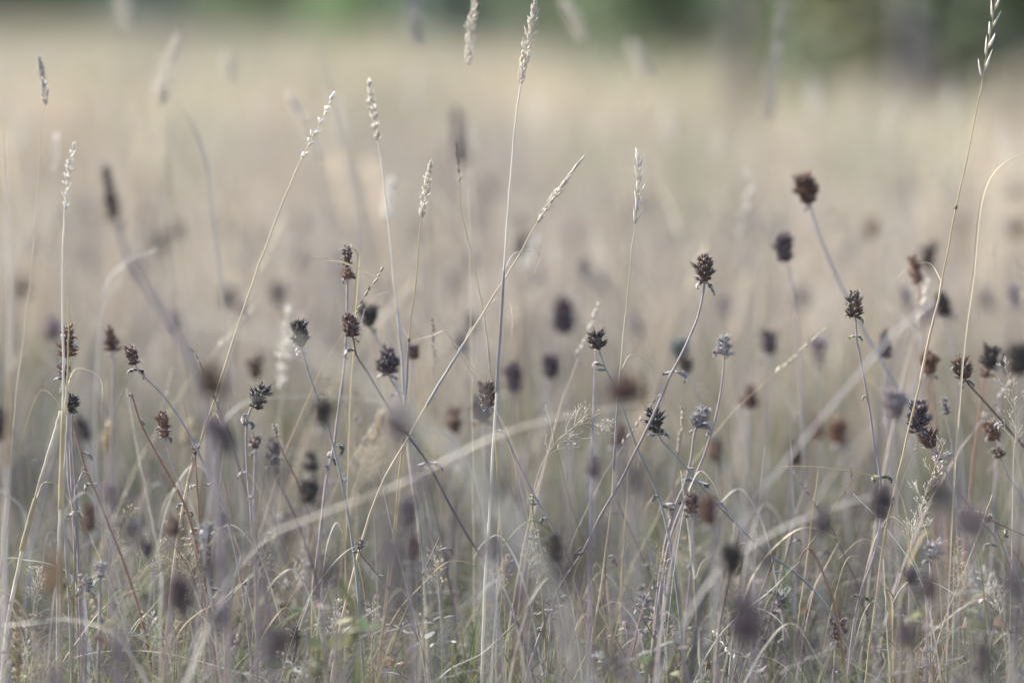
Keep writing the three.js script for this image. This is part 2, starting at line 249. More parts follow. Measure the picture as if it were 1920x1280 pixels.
// ---------- dried seed heads on stems ----------
const toGround = (pts) => {                      // carry a stem on from its last point down to the soil
  const n = pts.length, p = pts[n - 1], d = p.clone().sub(pts[n - 2]).normalize(); if (p.y <= 0.01) return pts;
  const run = p.y * 0.45 * THREE.MathUtils.clamp(d.x / Math.max(0.3, -d.y), -0.9, 0.9);
  return [...pts, V(p.x + run * 0.55, p.y * 0.5, p.z), V(p.x + run * 0.8, -0.01, p.z + 0.004)];
};
function curledLeaf(mb, hb, p, out, len, wid, curl, col, woolCol, droop = 1) {   // shrivelled leaf rolled up along its length
  const side0 = out.clone().cross(V(0, 1, 0)); if (side0.length() < 0.1) side0.set(0, 0, 1); side0.normalize();
  const pts = []; let q = p.clone(), a = 0.35; const o = out.clone().normalize(), st = len / 11, ph = rr(0, 6);
  for (let k = 0; k <= 11; k++) { pts.push(q.clone()); const dir = o.clone().multiplyScalar(Math.cos(a)).add(V(0, Math.sin(a), 0)); dir.addScaledVector(side0, 0.35 * Math.sin(ph + k)); q.addScaledVector(dir.normalize(), st); a -= curl / 11 * (0.4 + 1.2 * k / 11) * droop + rr(-0.3, 0.3); }
  const tw = rr(-1, 1);
  ribbon(mb, pts, t => wid * (0.3 + Math.sin(Math.PI * Math.min(1, t * 1.05)) * 0.9) * (0.75 + 0.45 * Math.abs(Math.sin(t * 17 + ph))), t => side0.clone().applyAxisAngle(o, tw * t * 1.5 + Math.sin(t * 9 + ph) * 0.5), t => jit(col, 0.3), 0.9);
  if (hb) for (let k = 0; k < 46; k++) { const t = Math.floor(rr(0, 12)), d = V(rr(-1, 1), rr(-0.6, 1), rr(-1, 1)).normalize(); hair(hb, pts[t].clone().addScaledVector(side0, rr(-0.5, 0.5) * wid), d, rr(0.0006, 0.0015), 0.0001, woolCol); }
}
{ // withered leaves and broken bits caught low among the stems
  const bits = new MB();
  for (let k = 0; k < 5; k++) { const b = V(rr(-0.05, 0.05), -0.01, rr(-0.05, 0.05)), e = b.clone().add(V(rr(-0.06, 0.06), rr(0.09, 0.22), rr(-0.06, 0.06))); tube(bits, curve([b, b.clone().lerp(e, 0.5).add(V(rr(-0.015, 0.015), 0, rr(-0.015, 0.015))), e], 6), 0.0006, 4, jit(pick([C.soot, C.umber, C.rust, C.mauve]), 0.3)); for (let q = 0; q < 4; q++) { const a = rr(0, 6.283); curledLeaf(bits, null, b.clone().lerp(e, rr(0.45, 1)), V(Math.cos(a), 0, Math.sin(a)), rr(0.008, 0.02), rr(0.002, 0.0045), rr(2, 5), jit(pick([C.soot, C.umber, C.grey, C.rust, C.purple, C.olive]), 0.3), C.wool); } }
  cover('withered_bits', 'withered curled leaves and broken twigs caught among the low stems', 'dead leaves', bits.geometry(), M.leaf, D => D < 2.8 ? 20 : 60, 2.2, 4, tintOf([0.6, 0.58, 0.62], [1.2, 1.15, 1.1], 1.5, 0.3), D => rr(0.7, 1.2), 0.35);
}
const profile = { barrel: t => 0.82 + 0.3 * Math.sin(Math.PI * t) - 0.25 * t * t, cone: t => 1.08 - 0.55 * t, round: t => 0.55 + 0.5 * Math.sin(Math.PI * (0.1 + 0.8 * t)), spike: t => 1.0 - 0.35 * t, tuft: t => 0.85 + 0.25 * Math.sin(Math.PI * t), dome: t => 1.05 - 0.45 * t * t };
function headInto(o, origin, B, T, R, style, col, sharp, partName = 'seed_head', woolly = 1) {
  const ax = T.clone().sub(B), L = ax.length(), d = ax.clone().normalize(), [u, w] = frameOf(d), prof = profile[style] ?? profile.barrel;
  const core = new MB(); tube(core, [0, 0.1, 0.3, 0.55, 0.8, 0.95, 1].map(t => B.clone().addScaledVector(ax, t)), t => Math.max(0.0004, R * 0.6 * prof(t) * Math.sin(Math.PI * (0.12 + 0.8 * t))), 8, t => jit(col, 0.25));
  const head = core.mesh(partName, M.stem, o, origin); const hairs = new MB();
  const shed = rr(0.04, 0.3), n = Math.max(2, Math.round(L / 0.0028)), merged = new MB();
  for (let i = 0; i < n; i++) {
    const t = (i + 0.35) / n, mb = sharp ? new MB() : merged, rt = R * prof(t), m = style === 'tuft' ? 8 : Math.max(7, Math.round(rt / 0.0008)), up = style === 'tuft' ? rr(0.35, 0.9) + t * 0.6 : 0.55 + 0.9 * t;
    for (let k = 0; k < m; k++) {
      if (rnd() < shed) continue;
      const a = (k + rr(-0.3, 0.3)) / m * 6.283 + i * 0.5, rad = u.clone().multiplyScalar(Math.cos(a)).addScaledVector(w, Math.sin(a));
      const dir = rad.clone().addScaledVector(d, up + rr(-0.4, 0.4)).normalize(), l = rt * (rnd() < 0.1 ? rr(1.0, 1.3) : rr(0.55, 1.0)) * (style === 'tuft' ? 1.1 : 1);
      const p = B.clone().addScaledVector(ax, t + rr(-0.07, 0.07)).addScaledVector(rad, rt * 0.34);
      calyx(mb, p, dir, l, Math.min(0.0017, rt * (style === 'tuft' ? 0.18 : 0.22)), jit(col, 0.35));
      if (sharp && woolly) for (let h = 0; h < 12 * woolly; h++) { const s = rr(0.5, 1.05), hd = dir.clone().add(V(rr(-0.7, 0.7), rr(-0.4, 0.8), rr(-0.7, 0.7))).normalize(); hair(hairs, p.clone().addScaledVector(dir, l * s).addScaledVector(rad, 0.0006), hd, rr(0.001, 0.0026), 0.00014, jit(C.wool, 0.15)); }
    }
    if (sharp) mb.mesh('calyx_whorl', M.calyx, head, null) && head.children[head.children.length - 1].position.copy(origin).negate();
  }
  if (!sharp) merged.mesh('calyx_whorls', M.calyx, head, origin, 'stuff');
  if (sharp) hairs.mesh('bristles', M.hair, head, origin, 'stuff');
  return head;
}
// a dried herb: heads [[topx,topy,botx,boty,width,style],...], stem pixels, leaves [[x,y,dx,length px,curl],...], all at depth D
function herb(label, D, heads, stemPx, opt = {}) {
  const k = D / F, sharp = opt.sharp ?? Math.abs(D - FOCUS) < 0.17, dz = opt.dz ?? 0;
  const col = C[opt.col ?? 'umber'], scol = C[opt.stem ?? 'mauve'];
  let pts = stemPx.map(([x, y], i) => at(x, y, D + dz * i / stemPx.length));
  const h0 = heads[0];
  if (heads.length) { const top = at(h0[0] * 0.3 + h0[2] * 0.7, h0[1] * 0.3 + h0[3] * 0.7, D); pts = [top, ...pts]; }
  pts = toGround(pts); const base = pts[pts.length - 1].clone(); base.y = 0;
  const o = thing(opt.name ?? 'dried_herb', label, 'dried flower', base, opt.group);
  const path = curve(pts, sharp ? 60 : 28), r0 = (opt.r ?? 2.1) * k, st = new MB();
  tube(st, path, t => r0 * (0.8 + 0.55 * t) * (1 + 0.06 * Math.sin(t * 90)), sharp ? 7 : 5, t => jit(scol, 0.16));
  if (sharp) { const fuzz = new MB(); for (let q = 0; q < 260; q++) { const p = V(0, 0, 0), i = Math.floor(rr(0, 44)); p.copy(path[i]).lerp(path[i + 1], rnd()); hair(fuzz, p, V(rr(-1, 1), rr(-0.3, 0.4), rr(-1, 1)).normalize(), r0 + rr(0.0003, 0.0008), 0.00005, C.wool); } const s = st.mesh('stem', M.stem, o, base); fuzz.mesh('fuzz', M.hair, s, base, 'stuff'); }
  else st.mesh('stem', M.stem, o, base);
  for (const [tx, ty, bx, by, w, style, hc] of heads) headInto(o, base, at(bx, by, D), at(tx, ty, D), w * 0.46 * k, style ?? 'barrel', hc ? C[hc] : col, sharp, 'seed_head', opt.wool ?? 1);
  const lv = [...(opt.leaves ?? [])]; if (heads.length && !opt.bare) for (const s of [-1, 1]) if (rnd() < 0.9) lv.push([h0[2] + s * 2, h0[3] + 4, s, rr(22, 38), rr(2.5, 4.5)]);
  if (sharp) { for (const h of heads) for (let q = 0; q < 3; q++) { const f = rnd(); lv.push([h[0] + (h[2] - h[0]) * f, h[1] + (h[3] - h[1]) * f, pick([-1, 1]), h[4] * rr(0.55, 0.8), rr(2, 5), 1, 1]); } for (let q = 0; q < 2; q++) { const w = stemPx[Math.floor(rr(1, stemPx.length))]; lv.push([w[0], w[1], pick([-1, 1]), rr(18, 34), rr(2.5, 5)]); } }
  for (const [x, y, s, len, curl, dn, onHead] of lv) { const want = at(x, y, D); let foot = path[0], best = 9; for (const q of path) { const e = q.distanceTo(want); if (e < best) { best = e; foot = q; } } if (onHead) foot = want.add(V(s * 2 * k, 0, rr(0, 6) * k)); const mb = new MB(), hb = sharp ? new MB() : null; curledLeaf(mb, hb, foot, V(s, 0, rr(-0.8, 0.8)), len * k, Math.min(10, len * 0.26) * k, curl ?? 3.2, jit(mul(C[opt.lc ?? 'grey'], opt.lc === 'wool' ? 0.5 : 0.5), 0.3), C.wool, dn ?? 1); const m = mb.mesh('withered_leaf', M.leaf, o, base); if (hb) hb.mesh('leaf_down', M.hair, m, base, 'stuff'); }
  return o;
}
// --- in or near the plane of focus ---
herb('long rust brown seed spike broken by a gap, behind a pale grass stalk', 3.0, [[125, 613, 124, 670, 36, 'spike', 'brick'], [121, 684, 119, 710, 22, 'tuft', 'purple'], [119, 722, 118, 742, 14, 'cone', 'red']], [[123, 680], [122, 740], [125, 790], [128, 900], [138, 970], [150, 1100], [158, 1280]], { leaves: [[114, 708, -1, 30, 4], [130, 712, 1, 22, 5], [126, 965, -1, 34, 3]], bare: 1 });
herb('small dark woolly seed head just below the long rust spike', 3.02, [[136, 742, 127, 772, 28, 'tuft', 'dark']], [[126, 776], [131, 850], [136, 960], [141, 1080], [146, 1200]], { wool: 1.6 });
herb('soft brown seed head between the long rust spike and the round bristly head', 3.22, [[202, 614, 213, 658, 30, 'cone', 'red']], [[212, 668], [210, 760], [207, 900]], { lc: 'grey' });
herb('round bristly olive brown seed head on a stem arching down to the right', 3.0, [[242, 652, 253, 684, 26, 'round', 'umber']], [[259, 695], [300, 735], [340, 790], [372, 850], [400, 910], [422, 960], [450, 1080]], { leaves: [[262, 690, 1, 34, 3.5], [256, 695, -1, 32, 4]], lc: 'dark', wool: 1.4, bare: 1 });
herb('rusty two tiered seed head with hanging curled leaves', 3.06, [[305, 771, 306, 803, 24, 'barrel', 'brick'], [307, 806, 308, 820, 22, 'dome', 'brick']], [[310, 826], [322, 870], [335, 905], [352, 960]], { leaves: [[314, 822, 1, 26, 3.5], [303, 820, -1, 20, 4], [311, 810, 1, 18, 1]], lc: 'umber', bare: 1, r: 1.6, wool: 0.3 });
herb('tiny dark seed head where a pale slanting grass stalk ends', 3.04, [[367, 832, 366, 852, 15, 'barrel', 'umber']], [[366, 862], [369, 910], [373, 990]], { leaves: [[362, 856, -1, 16, 3]], stem: 'rust', r: 1.6, bare: 1 });
herb('dark ragged seed head leaning right above a ring shaped curled leaf', 3.0, [[495, 724, 476, 765, 30, 'tuft', 'dark']], [[469, 768], [462, 800], [463, 880], [470, 960], [478, 1060], [486, 1200]], { leaves: [[463, 776, -1, 44, 6.5], [462, 790, 1, 36, 6], [480, 766, 1, 22, 3]], wool: 1.4, bare: 1 });
herb('spiky blackish seed head with outward pointing teeth', 3.0, [[559, 606, 566, 650, 34, 'tuft', 'dark']], [[569, 664], [580, 705], [595, 745], [620, 820], [640, 900], [655, 980], [668, 1080]], { leaves: [[564, 655, -1, 30, 4], [572, 656, 1, 26, 4], [562, 662, -1, 30, 5]], lc: 'wool', stem: 'teal', bare: 1, wool: 0.5 });
herb('tall stacked seed head wrapped by a hooked grass blade', 3.06, [[651, 462, 650, 502, 22, 'barrel', 'umber'], [651, 505, 651, 522, 24, 'dome', 'rust']], [[651, 530], [650, 600], [645, 690], [633, 780], [626, 835], [612, 900], [600, 1000], [585, 1110], [560, 1190], [545, 1280]], { leaves: [[646, 523, -1, 24, 4], [655, 525, 1, 34, 3], [624, 830, 1, 44, 5], [626, 845, -1, 36, 4], [622, 858, 1, 34, 5], [618, 868, -1, 26, 5]], lc: 'teal', r: 2.7, bare: 1 });
herb('red brown seed head on a dark stem bowing down to the right', 3.0, [[655, 591, 661, 632, 30, 'barrel', 'red']], [[663, 640], [668, 665], [690, 700], [720, 750], [760, 810], [800, 865], [840, 940], [880, 1010], [950, 1120]], { leaves: [[667, 655, -1, 40, 4], [798, 868, -1, 48, 4], [803, 872, 1, 48, 3], [665, 634, 1, 20, 5]], stem: 'purple', bare: 1, wool: 0.7 });
herb('small black seed head half hidden behind the red brown one', 3.26, [[690, 578, 691, 613, 32, 'tuft', 'dark']], [[697, 618], [722, 668], [745, 735], [770, 830]], { stem: 'teal' });
herb('wide grey mauve seed head between two straight grass stalks', 3.13, [[729, 657, 725, 700, 40, 'dome', 'purple']], [[729, 704], [745, 735], [765, 790], [790, 880]], { leaves: [[745, 735, 1, 36, 4], [745, 738, -1, 30, 4]], stem: 'teal', wool: 1.2 });
herb('little round brown seed head beside a straight golden grass stalk', 3.24, [[776, 650, 775, 674, 24, 'round', 'umber']], [[774, 680], [773, 760], [776, 860]], { stem: 'mauve', bare: 1, r: 1.6 });
herb('dark red shaggy seed head crossed by the tallest pale grass stalk', 3.0, [[911, 722, 917, 762, 32, 'tuft', 'red']], [[924, 768], [945, 810], [975, 875], [1000, 925], [1030, 975], [1070, 1060]], { leaves: [[915, 765, -1, 22, 4]], stem: 'mauve', bare: 1 });
herb('dim seed head directly behind the dark red shaggy one', 3.24, [[898, 748, 904, 790, 34, 'barrel', 'purple']], [[906, 796], [910, 900], [914, 1000]], { lc: 'rust' });
herb('square black seed head on a bluish stem beside a pale grass stalk', 3.03, [[1117, 624, 1122, 655, 32, 'tuft', 'dark']], [[1125, 662], [1135, 690], [1150, 720], [1162, 750], [1195, 840], [1235, 930], [1260, 1040]], { leaves: [[1129, 686, -1, 36, 3], [1133, 695, -1, 26, 2], [1116, 655, -1, 18, 2]], lc: 'teal', stem: 'teal', bare: 1, wool: 0.3 });
herb('large sharp brown seed head standing high on a long curved stem', 3.0, [[1320, 481, 1323, 527, 34, 'barrel', 'umber']], [[1321, 534], [1310, 590], [1292, 635], [1270, 680], [1258, 702], [1240, 745], [1215, 800], [1190, 850], [1160, 910], [1130, 960], [1090, 1040], [1050, 1100], [1020, 1170], [985, 1280]], { leaves: [[1318, 528, -1, 34, 4.5], [1325, 528, 1, 40, 3], [1256, 698, 1, 56, 4], [1258, 700, -1, 26, 2]], r: 2.4, bare: 1, wool: 1.3 });
herb('cone shaped dark seed head with a knotted node below it', 3.0, [[1602, 548, 1603, 592, 34, 'cone', 'umber']], [[1605, 602], [1607, 632], [1613, 670], [1628, 750], [1640, 830], [1652, 905], [1652, 975], [1640, 1040], [1615, 1110], [1602, 1170], [1590, 1280]], { leaves: [[1606, 630, -1, 26, 3], [1608, 632, 1, 26, 3], [1650, 900, -1, 36, 4], [1654, 900, 1, 38, 4], [1608, 1118, -1, 26, 4], [1612, 1116, 1, 34, 3]], lc: 'olive', wool: 1.5 });
herb('pale grey drooping seed head right of the long curved stem', 3.05, [[1359, 632, 1357, 665, 30, 'dome', 'grey']], [[1358, 674], [1354, 720], [1345, 770], [1335, 810], [1322, 850], [1305, 890], [1285, 935], [1265, 985], [1250, 1040]], { leaves: [[1351, 660, -1, 34, 3], [1364, 660, 1, 30, 3]], bare: 1, wool: 1.4 });
herb('dark seed head with red flecks leaning against the long curved stem', 3.02, [[1225, 770, 1232, 812, 34, 'tuft', 'dark']], [[1237, 820], [1260, 845], [1290, 880], [1312, 908], [1345, 945], [1385, 985], [1430, 1030], [1500, 1080], [1560, 1150]], { leaves: [[1311, 905, 1, 34, 2], [1308, 905, -1, 34, 3]], stem: 'teal' });
herb('woolly grey seed head on a slanting pale stem', 3.06, [[1321, 768, 1306, 802, 34, 'dome', 'grey']], [[1303, 810], [1296, 860], [1283, 910], [1268, 945], [1250, 1010], [1235, 1100]], { leaves: [[1312, 800, 1, 36, 3], [1300, 806, -1, 22, 4], [1262, 940, -1, 46, 3], [1262, 946, 1, 40, 4], [1252, 945, -1, 40, 4]], wool: 2, bare: 1, r: 2.6 });
herb('knobbly brown seed head on a dark stem running off the picture edge', 3.05, [[1799, 678, 1810, 710, 34, 'tuft', 'umber']], [[1814, 716], [1840, 745], [1880, 790], [1905, 820], [1930, 850]], { stem: 'umber', leaves: [[1888, 800, -1, 30, 4]], wool: 0.6 });
herb('purple brown shaggy seed head above a smaller second whorl', 3.02, [[1722, 756, 1722, 810, 40, 'barrel', 'purple'], [1740, 816, 1748, 840, 32, 'tuft', 'red']], [[1732, 818], [1760, 860], [1790, 910], [1830, 965], [1870, 1010], [1910, 1080]], { bare: 1, leaves: [[1752, 845, 1, 28, 4], [1716, 812, -1, 24, 4]], wool: 1.6 });
herb('reddish two part seed head near the picture edge', 3.1, [[1854, 793, 1866, 826, 32, 'barrel', 'rust'], [1870, 840, 1877, 858, 26, 'cone', 'umber']], [[1880, 866], [1890, 890], [1915, 930], [1940, 990]], { bare: 1, wool: 1.2 });
herb('smooth oval red brown seed head beside the yellow jointed stalk', 3.2, [[1741, 661, 1744, 702, 32, 'barrel', 'rust']], [[1748, 712], [1752, 760], [1760, 830], [1768, 900], [1775, 1000]], { lc: 'grey', stem: 'rust', wool: 0 });
herb('narrow rusty seed head standing above the oval red brown one', 3.28, [[1711, 482, 1721, 533, 27, 'barrel', 'rust']], [[1723, 542], [1728, 590], [1735, 650], [1745, 760]], { stem: 'rust', bare: 1, r: 1.5 });
herb('highest dark red seed head, on a thick stem slanting right', 3.27, [[1507, 332, 1520, 382, 40, 'barrel', 'red']], [[1524, 405], [1570, 520], [1620, 620], [1690, 740], [1760, 860], [1800, 960]], { r: 3.4, stem: 'grey' });
herb('dark plum seed head lower left of the highest red one', 3.32, [[1469, 441, 1474, 490, 34, 'barrel', 'purple']], [[1478, 500], [1490, 560], [1500, 680]], { bare: 1 });
herb('small plum seed head right of the cone shaped one', 3.3, [[1658, 620, 1661, 670, 28, 'cone', 'purple']], [[1660, 680], [1662, 740], [1668, 860]], { bare: 1 });
herb('dark greenish seed head behind the yellow jointed stalk', 3.42, [[1764, 552, 1772, 592, 32, 'barrel', 'dark']], [[1776, 602], [1790, 700], [1800, 800]], {});
herb('shaggy dark seed head right of the knobbly brown one', 3.2, [[1861, 652, 1853, 692, 30, 'tuft', 'dark'], [1850, 695, 1848, 708, 22, 'tuft', 'red']], [[1846, 716], [1835, 800], [1822, 900]], { bare: 1, stem: 'rust' });
herb('narrow dim head with a curled leaf at the picture edge', 3.25, [[1884, 660, 1880, 690, 18, 'cone', 'purple']], [[1880, 700], [1874, 800], [1868, 900]], {});
herb('slim shadowy seed head under the oval red brown one', 3.14, [[1770, 746, 1774, 776, 17, 'cone', 'purple']], [[1776, 784], [1788, 850], [1795, 960]], { bare: 1, r: 1.6 });
herb('grey green double seed head behind the long curved stem', 3.45, [[1273, 640, 1278, 670, 36, 'barrel', 'teal'], [1284, 676, 1290, 700, 26, 'tuft', 'dark']], [[1294, 706], [1310, 750], [1335, 820], [1370, 900]], { bare: 1, stem: 'teal' });
herb('brown bristled spike lying over at the picture edge', 3.03, [[1828, 963, 1862, 976, 15, 'spike', 'rust']], [[1866, 978], [1895, 992], [1925, 1006], [1960, 1040]], { bare: 1, wool: 1.6, stem: 'rust', r: 1.5 });
herb('withered grey seed head beside the crossing dark stems low down', 3.0, [[1206, 1118, 1204, 1140, 30, 'tuft', 'grey']], [[1203, 1146], [1196, 1180], [1186, 1230]], { stem: 'rust', wool: 0.8 });
herb('drooping black leaf head near the bottom centre', 3.0, [[1038, 1120, 1034, 1146, 26, 'tuft', 'dark']], [[1040, 1118], [1034, 1160], [1026, 1260]], { leaves: [[1040, 1122, 1, 44, 3], [1038, 1122, -1, 30, 4], [1045, 1130, 1, 40, 2]], lc: 'purple', bare: 1 });
herb('shrunken mauve leaf cluster low near the yellow stalk', 3.05, [[1572, 1165, 1570, 1200, 30, 'tuft', 'purple']], [[1568, 1206], [1564, 1260], [1560, 1300]], { wool: 1.6 });
herb('small grey button head on a pale hairy stem in the low grass', 3.0, [[165, 1084, 162, 1104, 24, 'round', 'grey']], [[158, 1108], [160, 1150], [164, 1210], [166, 1290]], { stem: 'wool', wool: 1.8, r: 2.6, leaves: [[160, 1096, -1, 44, 4]] });
herb('black withered node on crossing stems at the lower edge', 3.0, [[552, 1176, 555, 1198, 18, 'tuft', 'dark']], [[556, 1200], [549, 1240], [540, 1290]], { stem: 'umber', bare: 1, leaves: [[553, 1176, 1, 40, 3], [556, 1180, 1, 34, 2]], lc: 'rust' });
herb('tiny black head where a grass stem meets a dark diagonal stem', 3.0, [[680, 1014, 672, 1030, 14, 'tuft', 'dark']], [[674, 1034], [710, 1080], [740, 1120], [770, 1170], [800, 1240]], { stem: 'umber', bare: 1, r: 1.6, leaves: [[671, 1036, -1, 20, 3]] });
herb('blackish withered head in the bottom corner grass', 3.0, [[28, 1226, 33, 1250, 22, 'tuft', 'dark']], [[33, 1250], [36, 1290]], { bare: 1, leaves: [[26, 1220, -1, 40, 3]], stem: 'purple' });
herb('grey curled leaf head beside the bright arching blade, low right', 3.08, [[1462, 1112, 1466, 1140, 34, 'tuft', 'grey']], [[1468, 1146], [1472, 1200], [1476, 1290]], { lc: 'mauve' });
herb('greyish knot of leaves between the fine panicles on the far side', 2.9, [[1752, 1018, 1748, 1048, 30, 'tuft', 'grey']], [[1748, 1054], [1742, 1120], [1738, 1220]], { wool: 1.4 });
herb('dusky brown seed head under the woolly grey one', 2.9, [[1296, 922, 1298, 962, 28, 'barrel', 'red']], [[1300, 970], [1296, 1060], [1285, 1180]], { stem: 'mauve' });
herb('grey withered head with lobed leaves left of the purple haze', 2.88, [[386, 985, 380, 1020, 30, 'tuft', 'grey']], [[382, 1028], [392, 1090], [405, 1180]], { wool: 0.6 });
herb('small blue grey head beside the orange brown blur', 2.9, [[190, 1056, 187, 1082, 22, 'round', 'grey']], [[187, 1088], [186, 1160], [184, 1260]], { stem: 'mauve', r: 3 });
herb('yellow capped knot on a leaning stem at mid height', 3.0, [[999, 928, 998, 948, 14, 'cone', 'olive']], [[998, 950], [1006, 1010], [1015, 1090], [1022, 1200]], { stem: 'olive', bare: 1, r: 1.8, wool: 1.5 });
herb('curled leafed bare stem leaning past the rust spike', 3.0, [], [[138, 790], [146, 830], [160, 880], [182, 930], [205, 990], [228, 1045], [250, 1110], [270, 1180]], { leaves: [[150, 850, 1, 40, 4], [172, 908, -1, 34, 3], [178, 908, 1, 26, 4]], stem: 'rust', r: 2.4 });
herb('bare reddish stem leaning right below the two tiered head', 3.03, [], [[246, 738], [262, 790], [290, 845], [318, 895], [345, 945], [365, 1010], [385, 1100]], { stem: 'rust', r: 2.4, leaves: [[247, 740, -1, 18, 4]] });
// --- nearer than the focus: soft dark heads ---
const near = 'blurred seed heads in front of the focus';
herb('tall dim blurred seed head high in front of the sparse spikelet stalk', 2.3, [[855, 205, 868, 310, 30, 'spike', 'purple']], [[872, 330], [890, 480], [900, 700], [905, 900]], { r: 1.6, stem: 'pale', bare: 1, group: near });
herb('long blurred olive dark head tilted above the pale arching blade', 2.5, [[197, 312, 213, 408, 32, 'spike', 'dark']], [[218, 425], [250, 500], [300, 580], [345, 650], [380, 760], [400, 900]], { r: 5, stem: 'mauve', group: near });
herb('blurred round plum head at the middle, above the fine airy panicle', 2.55, [[1057, 562, 1058, 626, 42, 'barrel', 'purple']], [[1058, 640], [1062, 760], [1066, 900]], { group: near });
herb('blurred plum head just right of the tallest grass stalk', 2.6, [[963, 682, 965, 735, 34, 'barrel', 'purple']], [[966, 745], [974, 860], [980, 980]], { group: near });
herb('blurred brown dome with pale rim left of the slanting grass stalk', 2.3, [[392, 690, 398, 745, 52, 'dome', 'umber']], [[400, 760], [412, 880], [420, 1000]], { lc: 'pale', group: near });
herb('blurred dark head covering the spiky head’s stem', 2.55, [[606, 748, 604, 798, 40, 'barrel', 'dark']], [[604, 806], [612, 900], [622, 1020]], { group: near });
herb('big blurred head tilted below the brown dome', 2.4, [[396, 786, 432, 848, 46, 'barrel', 'purple']], [[440, 860], [462, 930], [480, 1040]], { group: near });
herb('blurred dark head tucked under the small woolly head', 2.62, [[146, 780, 162, 826, 28, 'barrel', 'dark']], [[166, 836], [182, 920], [196, 1040]], { group: near });
herb('black soft oval head crowded beside two little brown ones', 2.84, [[511, 826, 512, 872, 30, 'barrel', 'dark']], [[513, 880], [530, 920], [560, 985], [585, 1060], [600, 1140]], { stem: 'purple', group: near });
herb('little round brown head left of the black soft oval one', 2.9, [[479, 818, 479, 842, 22, 'round', 'umber']], [[478, 850], [476, 930], [478, 1040]], { group: near });
herb('thin brown spike poking up behind the black soft oval head', 3.08, [[514, 794, 519, 820, 10, 'spike', 'umber']], [[521, 826], [535, 860], [560, 910]], { bare: 1, stem: 'rust', r: 1.4 });
herb('blurred dark head left of the leafy node on the tall stem', 2.72, [[583, 848, 582, 884, 30, 'cone', 'dark']], [[582, 892], [590, 980], [600, 1080]], { group: near });
herb('blurred charcoal head just beneath another beside the tall stem', 2.68, [[582, 902, 576, 944, 38, 'barrel', 'dark']], [[575, 952], [572, 1040], [574, 1160]], { group: near });
herb('large faint mauve blur crossed by the dark bowing stem', 2.35, [[748, 755, 752, 825, 52, 'barrel', 'mauve']], [[752, 840], [760, 960], [765, 1080]], { group: near });
herb('broad faint red brown blur under the square black head', 2.25, [[1172, 716, 1176, 756, 66, 'dome', 'red']], [[1176, 770], [1178, 900], [1180, 1040]], { group: near });
herb('small dark blurred head below the fine airy panicle', 2.65, [[1115, 856, 1114, 894, 26, 'barrel', 'purple']], [[1114, 902], [1112, 990], [1108, 1100]], { group: near });
herb('reddish blurred head beside the dusky brown one', 2.6, [[1328, 930, 1332, 985, 40, 'barrel', 'red']], [[1333, 995], [1338, 1080], [1340, 1180]], { group: near });
herb('faint reddish blur right of the woolly grey head', 2.55, [[1340, 822, 1342, 868, 30, 'barrel', 'red']], [[1343, 880], [1348, 980], [1350, 1100]], { group: near });
herb('faint dark plum blur left of the crossing teal stem', 2.4, [[1188, 870, 1192, 925, 34, 'barrel', 'purple']], [[1193, 940], [1196, 1060], [1198, 1180]], { group: near });
herb('red brown blurred head beside the yellow brown blur', 2.66, [[168, 948, 163, 1000, 32, 'spike', 'red']], [[162, 1012], [158, 1100], [155, 1220]], { group: near });
herb('large orange brown blur low in the corner grass', 2.3, [[104, 1045, 98, 1115, 40, 'barrel', 'orange']], [[98, 1130], [97, 1200], [96, 1300]], { stem: 'mauve', bare: 1, group: near });
herb('blurred dark brown head above the small airy panicle, left side', 2.62, [[326, 972, 324, 1008, 32, 'barrel', 'red']], [[323, 1016], [320, 1100], [315, 1200]], { group: near });
herb('small dark round blur in front of the low airy panicle', 2.72, [[275, 1018, 275, 1044, 24, 'round', 'purple']], [[278, 1052], [305, 1120], [330, 1220]], { group: near });
herb('big smoky dark blur low on the left', 2.4, [[335, 1085, 338, 1150, 46, 'barrel', 'purple']], [[339, 1164], [342, 1230], [344, 1320]], { group: near });
herb('smoky plum blur beside the tall stem’s crossing twig', 2.75, [[416, 962, 414, 990, 26, 'round', 'purple']], [[414, 998], [420, 1080], [428, 1200]], { group: near });
herb('tall dark plum blur beside the golden grass stalk', 2.64, [[766, 932, 766, 988, 34, 'barrel', 'purple']], [[766, 998], [770, 1080], [776, 1180]], { group: near });
herb('reddish black blur under the tall plum blur', 2.74, [[776, 1008, 772, 1050, 30, 'barrel', 'red']], [[772, 1058], [774, 1130], [778, 1230]], { group: near });
herb('dark oval blur left of the yellow capped leaning stem', 2.55, [[920, 1010, 922, 1052, 40, 'barrel', 'purple']], [[923, 1062], [930, 1140], [936, 1250]], { group: near });
herb('dark upright blur right of the yellow capped stem', 2.66, [[1040, 1000, 1040, 1054, 30, 'barrel', 'dark']], [[1040, 1064], [1044, 1150], [1048, 1260]], { group: near });
herb('round dark blur below the diagonal teal stem', 2.55, [[1374, 1026, 1376, 1074, 44, 'round', 'dark']], [[1376, 1084], [1380, 1160], [1384, 1270]], { group: near });
herb('largest dark smoky blur at the bottom', 2.25, [[1395, 1120, 1400, 1200, 64, 'dome', 'purple']], [[1402, 1215], [1406, 1300], [1408, 1400]], { group: near });
herb('hazy plum blur left of the cone headed stem', 2.42, [[1545, 950, 1540, 1000, 42, 'dome', 'purple']], [[1540, 1012], [1544, 1100], [1548, 1220]], { group: near });
herb('dark blur hanging on the cone headed stem', 2.6, [[1654, 916, 1652, 976, 40, 'barrel', 'purple']], [[1652, 986], [1650, 1080], [1646, 1190]], { group: near });
herb('wide smoky blur under the lying brown spike', 2.45, [[1826, 962, 1820, 1004, 56, 'dome', 'purple']], [[1820, 1016], [1822, 1100], [1826, 1220]], { group: near });
